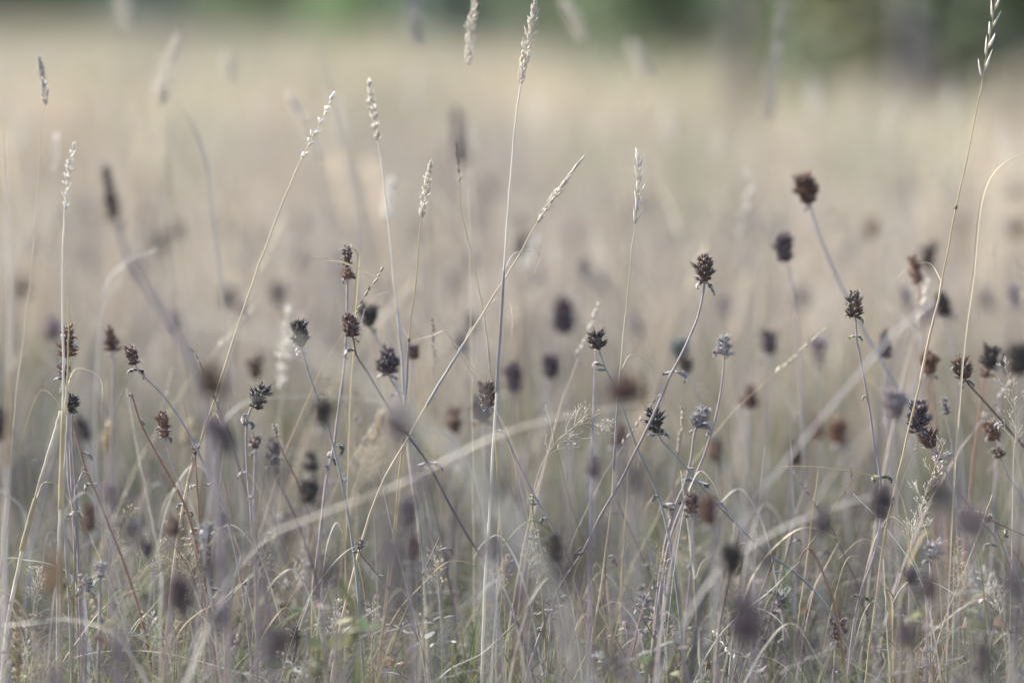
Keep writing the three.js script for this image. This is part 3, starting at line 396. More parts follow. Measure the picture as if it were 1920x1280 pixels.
herb('soft dark blur below the far side knot of leaves', 2.55, [[1738, 1080, 1740, 1125, 36, 'barrel', 'purple']], [[1741, 1136], [1748, 1220], [1752, 1320]], { group: near });
herb('small dark blur left of the far side knot of leaves', 2.7, [[1708, 1064, 1710, 1096, 26, 'barrel', 'purple']], [[1710, 1104], [1708, 1180], [1706, 1280]], { group: near });
herb('black blur in the lower corner, by the yellow blades', 2.5, [[1842, 1205, 1838, 1268, 36, 'barrel', 'dark']], [[1838, 1280], [1836, 1360], [1834, 1440]], { group: near });
herb('dark blur cut by the picture edge at mid height', 2.6, [[1912, 648, 1912, 702, 44, 'barrel', 'dark']], [[1912, 714], [1908, 820], [1904, 960]], { group: near });
herb('grey mauve fuzzy head on the thick slanting stem', 2.72, [[1680, 738, 1676, 782, 42, 'round', 'mauve']], [[1676, 792], [1680, 900], [1684, 1020]], { group: near });
herb('dark blur cut by the opposite picture edge', 2.7, [[4, 770, 4, 826, 34, 'barrel', 'dark']], [[4, 836], [8, 940], [12, 1060]], { group: near });
herb('brownish blur on the bare leaning stem, left', 2.55, [[205, 906, 207, 946, 34, 'barrel', 'mauve']], [[208, 956], [212, 1050], [216, 1160]], { group: near });
herb('smoky blur between the low dark knot and the button head', 2.35, [[100, 1255, 102, 1310, 40, 'barrel', 'purple']], [[102, 1320], [104, 1400], [105, 1480]], { group: near });
herb('smoky blur over the black withered node', 2.5, [[512, 1180, 514, 1230, 38, 'barrel', 'purple']], [[514, 1240], [518, 1320], [520, 1400]], { group: near });
// --- beyond the focus: small soft heads out in the field ---
const far = 'blurred seed heads far out in the field';
const farSpots = [[300, 458, 4.6, 'dark'], [252, 490, 5, 'mauve'], [480, 442, 5.2, 'purple'], [421, 427, 5.4, 'dark'], [565, 418, 5.2, 'umber'], [522, 552, 4.2, 'purple'], [560, 478, 4.8, 'mauve'], [430, 560, 4.2, 'purple'], [980, 466, 3.9, 'dark'], [905, 405, 5.2, 'mauve'], [1125, 522, 4.4, 'mauve'], [1000, 520, 4.5, 'mauve'], [1705, 352, 5.2, 'mauve'], [1632, 430, 4.3, 'rust'], [1740, 482, 3.7, 'dark'], [1903, 352, 5, 'mauve'], [1908, 430, 4.6, 'umber'], [1443, 645, 3.55, 'purple'], [1405, 745, 3.5, 'red'], [1365, 575, 4, 'mauve'], [1195, 610, 4, 'mauve'], [1535, 655, 3.6, 'mauve'], [40, 535, 4.2, 'umber'], [640, 500, 5, 'mauve'], [845, 530, 4.6, 'mauve'], [480, 690, 3.5, 'umber'], [165, 480, 5, 'mauve'], [1240, 455, 5, 'grey'], [1500, 560, 4.4, 'mauve'], [1850, 560, 4.2, 'mauve'], [330, 600, 3.9, 'mauve'], [95, 620, 3.8, 'mauve'], [850, 790, 3.45, 'red'], [865, 640, 3.8, 'mauve'], [1030, 690, 3.5, 'purple'], [1590, 480, 4.8, 'mauve'], [720, 540, 4.5, 'mauve'], [1160, 815, 3.4, 'red'], [690, 445, 5.5, 'grey'], [1080, 435, 5.6, 'grey'], [1310, 400, 5.8, 'grey'], [1560, 410, 5.6, 'grey'], [1490, 850, 3.4, 'umber'], [1575, 810, 3.5, 'rust'], [1530, 800, 3.6, 'rust'], [590, 330, 7, 'grey'], [130, 400, 6, 'grey'], [1830, 300, 7, 'grey'], [1380, 330, 7, 'grey']];
for (const [x, y, D, c] of farSpots) { const s = 3 / D, t = rr(-5, 5); herb(which(`small blurred ${({ dark: 'black', purple: 'plum', umber: 'brown', red: 'red brown', rust: 'rusty', mauve: 'mauve', grey: 'grey' })[c]} seed head`, x, y), D, [[x - t, y - 24 * s, x, y + 24 * s, rr(30, 38) * s, pick(['tuft', 'cone', 'tuft', 'dome']), c]], [[x + t * 0.4, y + 32 * s], [x + t * 2, y + 120 * s], [x + t * 4, y + 240 * s]], { group: far, r: 2 * s, bare: rnd() < 0.5, stem: pick(['mauve', 'grey', 'rust']) }); }

for (let k = 0; k < 40; k++) {   // hazy heads close to the lens, low in the picture
  const x = rr(0, 1920), y = rr(880, 1250), D = rr(1.6, 2.35), s = 3 / D * 0.85, t = rr(-14, 14), c = pick(['purple', 'mauve', 'dark', 'soot', 'purple', 'soot']);
  herb(which(`hazy ${({ dark: 'black', purple: 'plum', soot: 'charcoal', red: 'red brown', mauve: 'mauve' })[c]} blur`, x, y), D, [[x - t * 0.5, y - 22 * s, x, y + 22 * s, rr(28, 44) * s, pick(['tuft', 'cone', 'dome']), c]], [[x + t * 0.4, y + 32 * s], [x + t * 1.6, y + 120 * s], [x + t * 3, y + 240 * s]], { group: near, r: 2.2 * s, bare: rnd() < 0.4, stem: pick(['mauve', 'grey', 'rust']) });
}

for (let k = 0; k < 44; k++) {   // scattered heads out in the field
  const y = rr(300, 640), x = rr(0, 1920), D = Math.min(9, (EYE - rr(0.3, 0.38)) * F / y + rr(0.1, 0.5)), s = 3 / D, t = rr(-16, 16) * s, c = pick(['mauve', 'soot', 'grey', 'umber', 'mauve', 'soot']);
  if (D < 3.5) continue;
  herb(which(`soft ${({ umber: 'brown', soot: 'charcoal', mauve: 'mauve', grey: 'grey' })[c]} seed head`, x, y), D, [[x - t * 0.6, y - rr(14, 24) * s, x, y + 20 * s, rr(22, 36) * s, pick(['tuft', 'cone', 'tuft', 'spike']), c]], [[x + t * 0.4, y + 32 * s], [x + t * 2, y + 120 * s], [x + t * 4, y + 240 * s]], { group: far, r: 2.4 * s, stem: pick(['mauve', 'grey', 'rust', 'soot']) });
}
// ---------- grass stalks with seed spikes ----------
function stalk(label, D, head, stemPx, opt = {}) {
  const k = D / F, col = C[opt.col ?? 'pale'], scol = C[opt.stem ?? 'straw'], N = opt.n ?? 90;
  let pts = toGround([at(...(head.length ? head[head.length - 1] : stemPx[0]), D), ...stemPx.map(([x, y]) => at(x, y, D))].filter((p, i, a) => !i || p.distanceTo(a[i - 1]) > 1e-5));
  const base = pts[pts.length - 1].clone(); base.y = 0;
  const o = thing('grass_stalk', label, 'grass stalk', base, opt.group), st = new MB(), path = curve(pts, 40).map((p, i) => i && i < 40 ? p.add(V(rr(-1, 1) * k * 0.9, 0, rr(-1, 1) * k * 0.9)) : p), r0 = (opt.r ?? 1.7) * k;
  tube(st, path, t => r0 * (0.55 + 0.75 * t), 6, t => jit(scol, 0.1)); st.mesh('stem', M.straw, o, base);
  if ((opt.r ?? 1.7) > 1.5) {   // dry sheath wrapped round the culm, its leaf hanging off
    const i0 = 12 + Math.floor(rr(0, 12)), seg = path.slice(i0, i0 + 7), sh = new MB(), a = rr(-1, 1) > 0 ? 1 : -1, e = seg[0], lf = new MB(), c = jit(C[pick(['straw', 'ash', 'gold', 'grey'])], 0.2);
    tube(sh, seg, t => r0 * (1.15 + 0.35 * t), 6, t => jit(c, 0.2)); const m = sh.mesh('sheath', M.leaf, o, base);
    ribbon(lf, curve([e, e.clone().add(V(a * 0.008, 0.014, rr(-0.01, 0.01))), e.clone().add(V(a * rr(0.015, 0.03), rr(0, 0.018), rr(-0.015, 0.015))), e.clone().add(V(a * rr(0.02, 0.045), rr(-0.03, 0.0), rr(-0.02, 0.02)))], 12), t => r0 * 1.9 * (1 - t * 0.9), V(0.3, 0.3, 0.9), t => jit(c, 0.15)); lf.mesh('leaf_blade', M.leaf, m, base);
  }
  if (opt.node) for (const f of opt.node) { const p = path[Math.round(f * 40)], q = path[Math.min(40, Math.round(f * 40) + 1)], mb = new MB(), d = q.clone().sub(p).normalize(); tube(mb, [-1, -0.5, 0.5, 1].map(s => p.clone().addScaledVector(d, s * 0.0016)), t => r0 * (1.1 + 0.6 * Math.sin(Math.PI * t)), 6, C.umber); mb.mesh('joint', M.stem, o, base); }
  if (!head.length) return o;
  const hp = curve(head.map(([x, y]) => at(x, y, D)).reverse(), 24), L = hp.reduce((s, p, i) => i ? s + p.distanceTo(hp[i - 1]) : 0, 0), big = opt.group === 'blurred pale grass plumes behind the focus' ? 1.4 : 1, R = (opt.w ?? 22) / 2 * k * big;
  const ra = new MB(); tube(ra, hp, t => r0 * 0.55 * (1 - 0.7 * t), 5, scol); const rach = ra.mesh('seed_spike', M.straw, o, base);
  const open = opt.style === 'open', sl = (opt.sl ?? (open ? 30 : 13)) * k * big, all = new MB(), miss = rr(0, 0.3), n = open ? (opt.n ?? 12) : N;
  for (let q = 0; q < n; q++) {
    if (!open && rnd() < miss) continue;
    const t = opt.gaps ? Math.min(0.99, Math.max(0, (Math.floor(q / n * opt.gaps) + 0.5 + rr(-0.32, 0.32)) / opt.gaps)) : (q + rr(-0.3, 0.6)) / n, i = Math.min(23, Math.floor(Math.max(0, t) * 24)), d = hp[i + 1].clone().sub(hp[i]).normalize(), [u, w] = frameOf(d), a = open ? (q % 2 ? 0 : Math.PI) + rr(-0.7, 0.7) + Math.PI / 2 : q * 2.4;
    const rad = u.clone().multiplyScalar(Math.cos(a)).addScaledVector(w, Math.sin(a)), pr = open ? 1 : Math.pow(Math.sin(Math.PI * Math.min(1, 0.12 + 0.86 * t)), 0.7) * (opt.taper ? 1 - opt.taper * t : 1);
    const p = hp[i].clone().lerp(hp[i + 1], t * 24 - i > 0 ? Math.min(1, t * 24 - i) : 0).addScaledVector(rad, open ? r0 * 0.4 : R * 0.55 * pr * rnd()), dir = d.clone().addScaledVector(rad, open ? rr(0.12, 0.4) : 0.7 * pr * rr(0.4, 1.5)).normalize();
    const mb = open ? new MB() : all, l = sl * rr(0.75, 1.2); spikelet(mb, p, dir, l, open ? sl * 0.13 : Math.max(0.0006, sl * 0.19), jit(col, 0.12));
    if (open) { spikelet(mb, p.clone().addScaledVector(dir, l * 0.2), dir.clone().addScaledVector(u, rr(-0.15, 0.15)).normalize(), l * 0.9, sl * 0.09, jit(col, 0.15)); mb.mesh('spikelet', M.husk, rach, base); }
    else if (rnd() < 0.5) hair(all, p.clone().addScaledVector(dir, l * 0.8), dir, l * 0.7, 0.00008, col);
  }
  if (!open) all.mesh('spikelets', M.husk, rach, base, 'stuff');
  return o;
}
stalk('tallest woolly pale grass spike, straight, reaching the top edge', 2.97, [[1003, 4], [996, 50], [986, 100], [977, 158]], [[974, 170], [962, 280], [950, 440], [938, 620], [928, 780], [918, 960], [908, 1120]], { col: 'pale', w: 24, n: 170, r: 2.6, stem: 'pale' });
stalk('soft grass spike cut by the top edge, left of the tallest one', 3.14, [[895, -20], [884, 40], [881, 80], [877, 125]], [[876, 140], [876, 260], [880, 420], [884, 640]], { col: 'pale', w: 22, n: 110, r: 0.9 });
stalk('pale knotted grass spike on a long stalk slanting down to the left', 3.05, [[623, 178], [605, 222], [582, 265], [563, 302]], [[556, 316], [510, 430], [460, 570], [420, 690], [385, 800], [368, 850], [340, 960]], { w: 13, n: 56, gaps: 6, r: 2.3, col: 'white', stem: 'straw', sl: 14 });
stalk('soft lumpy grass spike on a stalk bowing slightly right', 3.1, [[692, 153], [697, 190], [703, 225], [709, 268]], [[714, 300], [728, 420], [742, 560], [755, 690], [765, 850], [785, 1000], [795, 1110]], { col: 'pale', w: 20, n: 80, gaps: 7, r: 2.6, stem: 'pale' });
stalk('brown and white grass spike on a golden straight stalk', 3.04, [[807, 308], [802, 340], [796, 375], [790, 410]], [[788, 424], [780, 520], [768, 620], [760, 740], [752, 850], [740, 980], [720, 1150]], { col: 'pale', w: 18, n: 90, r: 1.8, stem: 'gold', node: [0.36] });
stalk('sparse brownish spikelet stalk before the tall dim blur', 3.04, [[856, 268], [859, 300], [862, 345]], [[866, 400], [885, 480], [905, 580], [918, 680]], { style: 'open', n: 12, sl: 17, r: 1.7, col: 'gold', stem: 'gold' });
stalk('slanting grass spike with a long bare pointed tip', 3.0, [[1090, 299], [1060, 340], [1035, 375], [1006, 420]], [[1000, 430], [960, 500], [910, 580], [860, 660], [808, 745], [760, 830], [710, 920]], { col: 'pale', w: 18, n: 110, taper: 0.75, r: 2.0, stem: 'straw' });
stalk('upright whitish grass spike with separate pointed spikelets', 3.0, [[1200, 292], [1199, 330], [1196, 380], [1191, 428]], [[1188, 442], [1178, 540], [1165, 680], [1155, 800], [1145, 960], [1130, 1080], [1110, 1200]], { style: 'open', n: 13, sl: 27, r: 1.9, col: 'white', stem: 'straw' });
stalk('yellowish jointed grass stalk with long pointed spikelets at the top edge', 3.0, [[1870, -24], [1862, 40], [1851, 100], [1843, 150]], [[1838, 175], [1815, 290], [1785, 430], [1765, 540], [1740, 650], [1720, 740], [1690, 870], [1660, 1000], [1640, 1150], [1625, 1260]], { style: 'open', n: 9, sl: 38, r: 1.9, col: 'white', stem: 'gold', node: [0.22, 0.62] });
stalk('thin grass stalk with a dark narrow spike in the upper corner', 3.1, [[73, 112], [80, 150], [85, 198]], [[80, 205], [72, 320], [60, 480], [45, 620], [25, 780], [15, 900], [5, 1000]], { w: 13, n: 56, r: 1.2, col: 'ash', stem: 'straw', node: [0.7] });
stalk('whitish knotted grass spike standing over the long rust spike', 2.94, [[138, 270], [129, 310], [125, 350], [120, 400]], [[119, 415], [117, 560], [118, 700], [114, 880], [110, 1000], [108, 1100]], { w: 13, n: 54, gaps: 8, r: 3.0, col: 'white', stem: 'pale' });
stalk('golden bare stalk crossing the long rust spike', 2.95, [], [[128, 560], [127, 650], [124, 740], [120, 800], [116, 900]], { r: 2.4, stem: 'gold' });
stalk('pale straw stem in the bundle under the long rust spike', 2.97, [], [[126, 770], [122, 850], [118, 930], [124, 1040], [130, 1160]], { r: 3, stem: 'ash' });
stalk('mauve straw stem in the bundle under the long rust spike', 3.0, [], [[134, 775], [136, 850], [142, 930], [146, 1040], [150, 1160]], { r: 2.6, stem: 'mauve' });
stalk('thick pale reed like stalk leaning at the lower corner', 2.98, [], [[112, 770], [100, 815], [85, 865], [64, 940], [45, 1010], [28, 1090], [12, 1180], [4, 1260]], { r: 4.2, stem: 'pale', node: [0.72] });
stalk('blurred whitish stalk at the picture edge', 2.62, [], [[8, 250], [12, 400], [18, 560], [16, 760], [8, 960]], { r: 3.4, stem: 'pale' });
stalk('soft pale plume beside the whitish knotted spike', 3.45, [[104, 256], [103, 290], [100, 330]], [[102, 345], [112, 420], [118, 560]], { w: 15, n: 26, r: 1.4, col: 'white' });
stalk('pale reddish bare stem behind the fine panicle', 3.05, [], [[1010, 900], [1000, 940], [985, 1010], [968, 1100], [950, 1200]], { r: 1.5, stem: 'pale' });
stalk('straight orange tinted culm in the middle of the low grass', 3.02, [], [[752, 900], [744, 980], [736, 1060], [720, 1170], [706, 1270]], { r: 2.2, stem: 'gold', node: [0.4] });
stalk('fine brown stem arching across to the cone headed plant', 3.0, [], [[1465, 874], [1510, 874], [1560, 878], [1610, 886], [1650, 897], [1677, 908], [1700, 960], [1705, 1080]], { r: 1.2, stem: 'gold' });
stalk('reddish little spikelet stalk rising left of the cone headed stem', 3.0, [[1597, 876], [1596, 900], [1584, 925], [1572, 940]], [[1560, 960], [1520, 1020], [1480, 1070], [1440, 1130]], { style: 'open', n: 9, sl: 12, r: 1.3, col: 'rust', stem: 'olive' });
stalk('whitish thin stem slanting from the reddish spikelet stalk', 3.0, [], [[1600, 925], [1640, 965], [1668, 998], [1700, 1040], [1722, 1078], [1740, 1130]], { r: 1.4, stem: 'white' });
// blurred plumes behind
const plume = 'blurred pale grass plumes behind the focus';
stalk('broad blurred pale plume at the upper side with an olive blade below', 3.55, [[332, 75], [318, 120], [306, 165], [302, 200]], [[305, 230], [318, 340], [330, 480]], { w: 26, n: 90, col: 'pale', r: 1.8, group: plume });
stalk('blurred pale plume slanting left of the knotted spike', 3.6, [[545, 185], [562, 215], [585, 260], [600, 300]], [[606, 330], [625, 440], [640, 560]], { w: 16, n: 60, col: 'pale', r: 1.6, group: plume });
stalk('blurred tall plume left of the bright green bush', 3.9, [[770, -30], [774, 30], [784, 90]], [[790, 120], [806, 300], [815, 480]], { w: 30, n: 90, col: 'grey', r: 1.6, group: plume });
stalk('blurred plume slanting beside the tallest woolly spike', 3.9, [[1062, 10], [1078, 40], [1100, 80]], [[1115, 110], [1150, 240], [1170, 420]], { w: 26, n: 80, col: 'pale', r: 1.6, group: plume });
stalk('faint plume above the upright whitish spike', 4.3, [[1190, 90], [1205, 120], [1222, 150]], [[1230, 180], [1240, 300], [1250, 420]], { w: 22, n: 60, col: 'pale', r: 1.4, group: plume });
stalk('faint blurred plume at the top, above the blurred broad one', 4.2, [[222, -10], [232, 25], [248, 55]], [[256, 80], [275, 240], [290, 400]], { w: 18, n: 60, col: 'pale', r: 1.4, group: plume });
stalk('small pinkish blurred plume right of the olive blade', 4.0, [[423, 112], [430, 135], [440, 162]], [[446, 185], [465, 320], [480, 480]], { w: 12, n: 34, col: 'pale', r: 1.2, group: plume });
stalk('tall blurred grey plume beside the dark tree stem', 3.8, [[1470, -20], [1460, 60], [1448, 150], [1440, 230]], [[1438, 260], [1434, 380], [1430, 520]], { w: 20, n: 90, col: 'grey', r: 2.4, group: plume });
stalk('blurred stalk with bright spikelets under the grey plume', 3.6, [[1405, 335], [1400, 375], [1392, 415], [1382, 465]], [[1378, 490], [1368, 580], [1360, 700]], { style: 'open', n: 7, sl: 20, col: 'white', r: 1.2, group: plume });
stalk('blurred pale plume under the slanting pointed spike', 3.75, [[1002, 455], [992, 480], [980, 515]], [[974, 540], [960, 640], [950, 760]], { w: 20, n: 50, col: 'white', r: 1.6, group: plume });
stalk('soft white plume left of the spiky blackish head', 3.4, [[540, 580], [536, 640], [530, 690], [528, 735]], [[527, 750], [524, 860], [520, 960]], { w: 14, n: 60, gaps: 6, col: 'white', r: 1.8, group: plume });
stalk('soft white plume against the stalk bowing right', 3.5, [[732, 340], [728, 375], [724, 420]], [[722, 440], [718, 560], [716, 700]], { w: 16, n: 46, col: 'white', r: 1.4, group: plume });
stalk('soft cream spikelet tilted beside the leafy tall stem', 3.28, [[718, 778], [708, 800], [694, 830]], [[688, 845], [670, 900], [650, 980]], { w: 20, n: 50, col: 'straw', r: 1.2, group: plume });
stalk('soft cream spike under the soft brown seed head', 3.3, [[204, 800], [202, 825], [198, 850]], [[198, 860], [196, 940], [194, 1040]], { w: 14, n: 40, col: 'gold', r: 1.2, group: plume });
stalk('soft cream blob beside the tiny dark seed head', 3.4, [[356, 800], [350, 818], [344, 838]], [[342, 850], [338, 930], [332, 1030]], { w: 22, n: 50, col: 'straw', r: 1.2, group: plume });
for (const [x, D, h, l] of [[160, 4.4, 240, -8], [385, 4.6, 300, 14], [870, 4.8, 300, 6], [1260, 4.6, 260, -10], [1340, 4.2, 300, 8], [1530, 4.8, 210, -6], [1660, 4.4, 260, 10], [1780, 5, 220, 4], [640, 4.5, 250, -12], [480, 5, 230, 8], [1120, 5, 280, -6], [30, 4.6, 280, 6], [1890, 4.5, 300, -8], [770, 5.2, 200, 8], [1010, 5.4, 230, -5], [250, 5.4, 190, 5]])
  stalk(which('faint beige grass plume', x, h), D, [[x + l, h - 60], [x + l * 0.6, h - 20], [x, h + 15]], [[x - l, h + 60], [x - 3 * l, h + 240], [x - 4 * l, h + 400]], { w: rr(14, 24), n: 50, col: pick(['pale', 'straw', 'white']), r: 1.3, group: 'faint plumes in the beige field' });

// ---------- single blades ----------
function blade(label, D, px, w, col, opt = {}) {
  const k = D / F; let pts = px.map(([x, y]) => at(x, y, D)); if (!opt.loose) pts = toGround(pts);
  const base = pts[pts.length - 1].clone(), o = thing('grass_shoot', label, 'grass blade', base, opt.group), mb = new MB(), path = curve(pts, 34), c = C[col];
  ribbon(mb, path, t => w * k * (opt.flat ? 1 : Math.min(1, 0.12 + 3.2 * t)) * (opt.flat ? 1 - 0.3 * t : 1 - 0.5 * t * t), opt.side ?? V(0.75, 0.2, 0.6), t => jit(c, 0.1), 0.35); mb.mesh('blade', M.leaf, o, base);
  const rib = new MB(); tube(rib, path.map(p => p.clone().add(V(0, -0.0002, 0.0002))), t => w * k * 0.07 * (1.2 - t), 4, mul(c, 0.85)); rib.mesh('midrib', M.straw, o, base);
}
blade('bent golden blade folded over near the upper edge', 3.0, [[1912, 290], [1880, 308], [1858, 333], [1845, 365], [1836, 410], [1826, 520], [1812, 620], [1800, 760], [1790, 900]], 6, 'straw', { flat: 0 });
blade('curved olive blade under the broad blurred plume', 3.4, [[336, 195], [358, 230], [378, 272], [392, 320], [400, 420], [404, 440]], 8, 'ash');
blade('tall faint brown blade left of the lumpy spike', 3.55, [[588, 20], [612, 130], [640, 250], [662, 370], [676, 500], [690, 680]], 6, 'ash');
blade('hooked golden blade curling over the tall stacked head', 3.04, [[651, 464], [664, 466], [672, 480], [671, 505], [668, 545], [662, 640], [655, 760]], 7, 'gold');
blade('narrow brown husk blade lying across the tall stacked head', 3.02, [[589, 483], [612, 486], [636, 488], [660, 497], [690, 510], [712, 520]], 8, 'straw', { loose: 1 });
blade('pale blade arching from the soft brown head up to a rounded tip', 3.36, [[296, 466], [280, 474], [250, 486], [222, 503], [200, 530], [188, 580], [182, 660], [178, 760]], 6, 'ash', { flat: 1 });
blade('pale level blade arching behind the ragged dark head', 2.72, [[770, 768], [700, 752], [620, 744], [540, 744], [470, 750], [420, 790], [400, 880]], 6, 'ash', { flat: 1 });
blade('wide very blurred pale blade crossing behind the slanting stalk', 2.1, [[360, 585], [470, 612], [560, 645], [650, 690], [720, 735], [800, 800], [900, 900], [980, 1000]], 26, 'pale', { flat: 1 });
blade('long soft grey blade sweeping up to the middle', 2.6, [[1200, 760], [1100, 772], [1010, 792], [930, 818], [850, 856], [740, 912], [600, 965], [470, 1030]], 10, 'pale', { flat: 1 });
blade('long soft pale blade slanting across the teal and red blurs', 2.58, [[1752, 566], [1690, 612], [1620, 690], [1540, 785], [1470, 870], [1420, 935], [1370, 1020], [1340, 1120]], 8, 'grey', { flat: 1 });
blade('dim second blade low beside the long slanting one', 2.62, [[1640, 930], [1570, 950], [1480, 985], [1400, 1030], [1330, 1090]], 9, 'ash', { flat: 1 });
blade('whitish kinked blade left of the purple lower blurs', 3.0, [[-8, 1050], [22, 1045], [45, 1048], [92, 1056], [130, 1075], [150, 1130]], 6, 'white');
blade('bright thin blade arching along the bottom', 2.98, [[112, 1242], [160, 1226], [220, 1219], [300, 1222], [380, 1240], [440, 1258], [500, 1275]], 6, 'white');
blade('bright thin arching blade low beneath the fine panicles', 3.0, [[1674, 1130], [1690, 1102], [1706, 1088], [1720, 1085], [1752, 1092], [1794, 1114]], 4, 'white', { loose: 1 });
blade('bright curved blade tip in the low grass, lower middle', 3.0, [[1482, 1200], [1470, 1175], [1452, 1155], [1430, 1143], [1400, 1138], [1380, 1160], [1370, 1230]], 4, 'white');
blade('blurred pale blade over the low airy grass', 2.75, [[5, 1172], [60, 1166], [120, 1160], [180, 1170], [230, 1200]], 13, 'pale', { flat: 1 });
blade('pale soft blade stub left of the square black head’s stem', 3.05, [[772, 640], [790, 634], [812, 628], [832, 620], [850, 640], [880, 680], [910, 730], [950, 820]], 3.5, 'straw');
blade('fine pale blade leaning beside the stub blade', 3.12, [[832, 618], [858, 660], [890, 705], [925, 760], [960, 830]], 5, 'straw');
blade('curled whitish blade end in front of the dark bowing stem’s lower leaf', 2.8, [[802, 800], [830, 812], [856, 834], [880, 870], [900, 940]], 8, 'ash', { flat: 1 });
blade('short bright blade end at the edge, left of the rust spike', 3.2, [[0, 915], [22, 930], [42, 952], [50, 1000]], 10, 'ash', { flat: 1 });
blade('green blade with bright kink at the bottom', 3.0, [[1106, 1108], [1130, 1155], [1152, 1195], [1175, 1235], [1200, 1280]], 6, 'gold');
blade('yellow green blade at the lower edge centre', 3.0, [[1150, 1190], [1165, 1215], [1180, 1245], [1200, 1285]], 7, 'olive');
blade('upright olive culm right of the tall plum blur', 3.02, [[784, 985], [790, 1060], [792, 1140], [796, 1230], [797, 1290]], 6, 'olive');
blade('blurred yellow green leaf blade between the lower blurs', 2.7, [[640, 1085], [652, 1115], [664, 1145], [668, 1200]], 18, 'olive', { flat: 1 });
blade('yellow leaf blade beside the yellow jointed stalk’s foot', 3.1, [[1650, 1070], [1660, 1100], [1670, 1130], [1672, 1180]], 14, 'gold');

// ---------- airy panicles ----------
function airy(label, D, px, opt = {}) {
  const k = D / F, head = px.slice(0, opt.nHead ?? 4).map(([x, y]) => at(x, y, D)), pts = toGround(px.map(([x, y]) => at(x, y, D))), base = pts[pts.length - 1].clone(); base.y = 0;
  const o = thing('airy_grass', label, 'grass stalk', base, opt.group), st = new MB(), col = C[opt.col ?? 'pale'];
  tube(st, curve(pts, 36), t => (0.35 + 0.75 * t) * k, 5, t => jit(C[opt.stem ?? 'straw'], 0.12)); st.mesh('stem', M.straw, o, base);
  const hp = curve(head, 30), n = opt.whorls ?? 7, S = (opt.spread ?? 55) * k;
  for (let w = 0; w < n; w++) {
    const i = Math.min(29, Math.round(w / n * 30)), d = hp[i].clone().sub(hp[i + 1]).normalize(), [u, v] = frameOf(d), br = new MB(), sp = new MB(), m = 2 + Math.floor(rr(0, 2.6));
    for (let b = 0; b < m; b++) {
      const a = rr(0, 6.283), dir = d.clone().addScaledVector(u, Math.cos(a) * 1.1).addScaledVector(v, Math.sin(a) * 1.1).normalize(), l = S * (0.25 + 0.75 * (w + 1) / n) * rr(0.6, 1.1), p0 = hp[i], p2 = p0.clone().addScaledVector(dir, l).add(V(0, -0.15 * l * rnd(), 0)), pm = p0.clone().lerp(p2, 0.5).add(V(0, l * 0.08, 0));
      const path = curve([p0, pm, p2], 5); tube(br, path, 0.3 * k, 3, col);
      for (let s = 0; s < 5; s++) { const q = path[Math.min(5, 2 + Math.floor(rr(0, 4)))], dd = dir.clone().add(V(rr(-0.8, 0.8), rr(-0.3, 0.8), rr(-0.8, 0.8))).normalize(), ll = l * rr(0.15, 0.35); const e = q.clone().addScaledVector(dd, ll); tube(br, [q, e], 0.22 * k, 3, col); spikelet(sp, e, dd.clone().addScaledVector(dir, 0.5).normalize(), rr(5, 8) * k, 1.25 * k, jit(col, 0.15)); }
    }
    const mesh = br.mesh('panicle_branch', M.husk, o, base); sp.mesh('spikelets', M.husk, mesh, base, 'stuff');
  }
}
airy('crisp airy panicle leaning right at mid height', 3.0, [[1132, 800], [1100, 792], [1068, 806], [1040, 832], [1018, 866], [1006, 898], [998, 940], [985, 1010], [965, 1110]], { nHead: 5, whorls: 9, spread: 62 });
airy('crisp airy panicle under the shaggy purple brown head', 3.0, [[1768, 840], [1752, 880], [1738, 920], [1728, 960], [1740, 1010], [1745, 1100]], { spread: 56 });
airy('small airy panicle crossed by the dark diagonal stem', 3.0, [[1728, 950], [1722, 975], [1712, 1005], [1708, 1030], [1730, 1090], [1740, 1180]], { spread: 50 });
airy('airy panicle at the picture edge below the knobbly head', 3.03, [[1886, 690], [1900, 740], [1906, 800], [1902, 850], [1900, 930], [1898, 1040]], { spread: 60 });
airy('gilded airy panicle in the low left grass', 3.0, [[330, 1010], [290, 1040], [262, 1070], [240, 1100], [215, 1150], [190, 1230]], { spread: 58, col: 'straw', stem: 'gold' });
airy('golden airy panicle beside the reddish leaning stem', 3.02, [[245, 965], [225, 1000], [212, 1040], [206, 1080], [200, 1160], [190, 1260]], { spread: 46, col: 'gold', stem: 'gold' });
airy('soft airy cluster right of the leafy tall stem', 3.25, [[705, 830], [690, 860], [678, 890], [672, 930], [668, 1000], [664, 1100]], { spread: 66, whorls: 10, col: 'straw' });
airy('whitish airy panicle at the lower corner', 3.0, [[68, 1072], [70, 1095], [66, 1120], [62, 1140], [60, 1200], [58, 1280]], { spread: 34 });
const fineGroup = 'fine panicles low in the grass';
for (let k = 0; k < 46; k++) { const x = k < 24 ? rr(10, 700) : rr(700, 1910), y = rr(970, 1240), l = rr(-0.5, 0.5), D = rr(2.93, 3.22), s = rr(22, 46); airy(which('fine panicle in the low grass', x, y), D, [[x, y], [x - l * 30, y + 30], [x - l * 50, y + 55], [x - l * 65, y + 85], [x - l * 85, y + 150]], { spread: s, whorls: 6, group: fineGroup, col: pick(['pale', 'straw', 'straw', 'gold']), stem: pick(['straw', 'gold', 'olive']) }); }
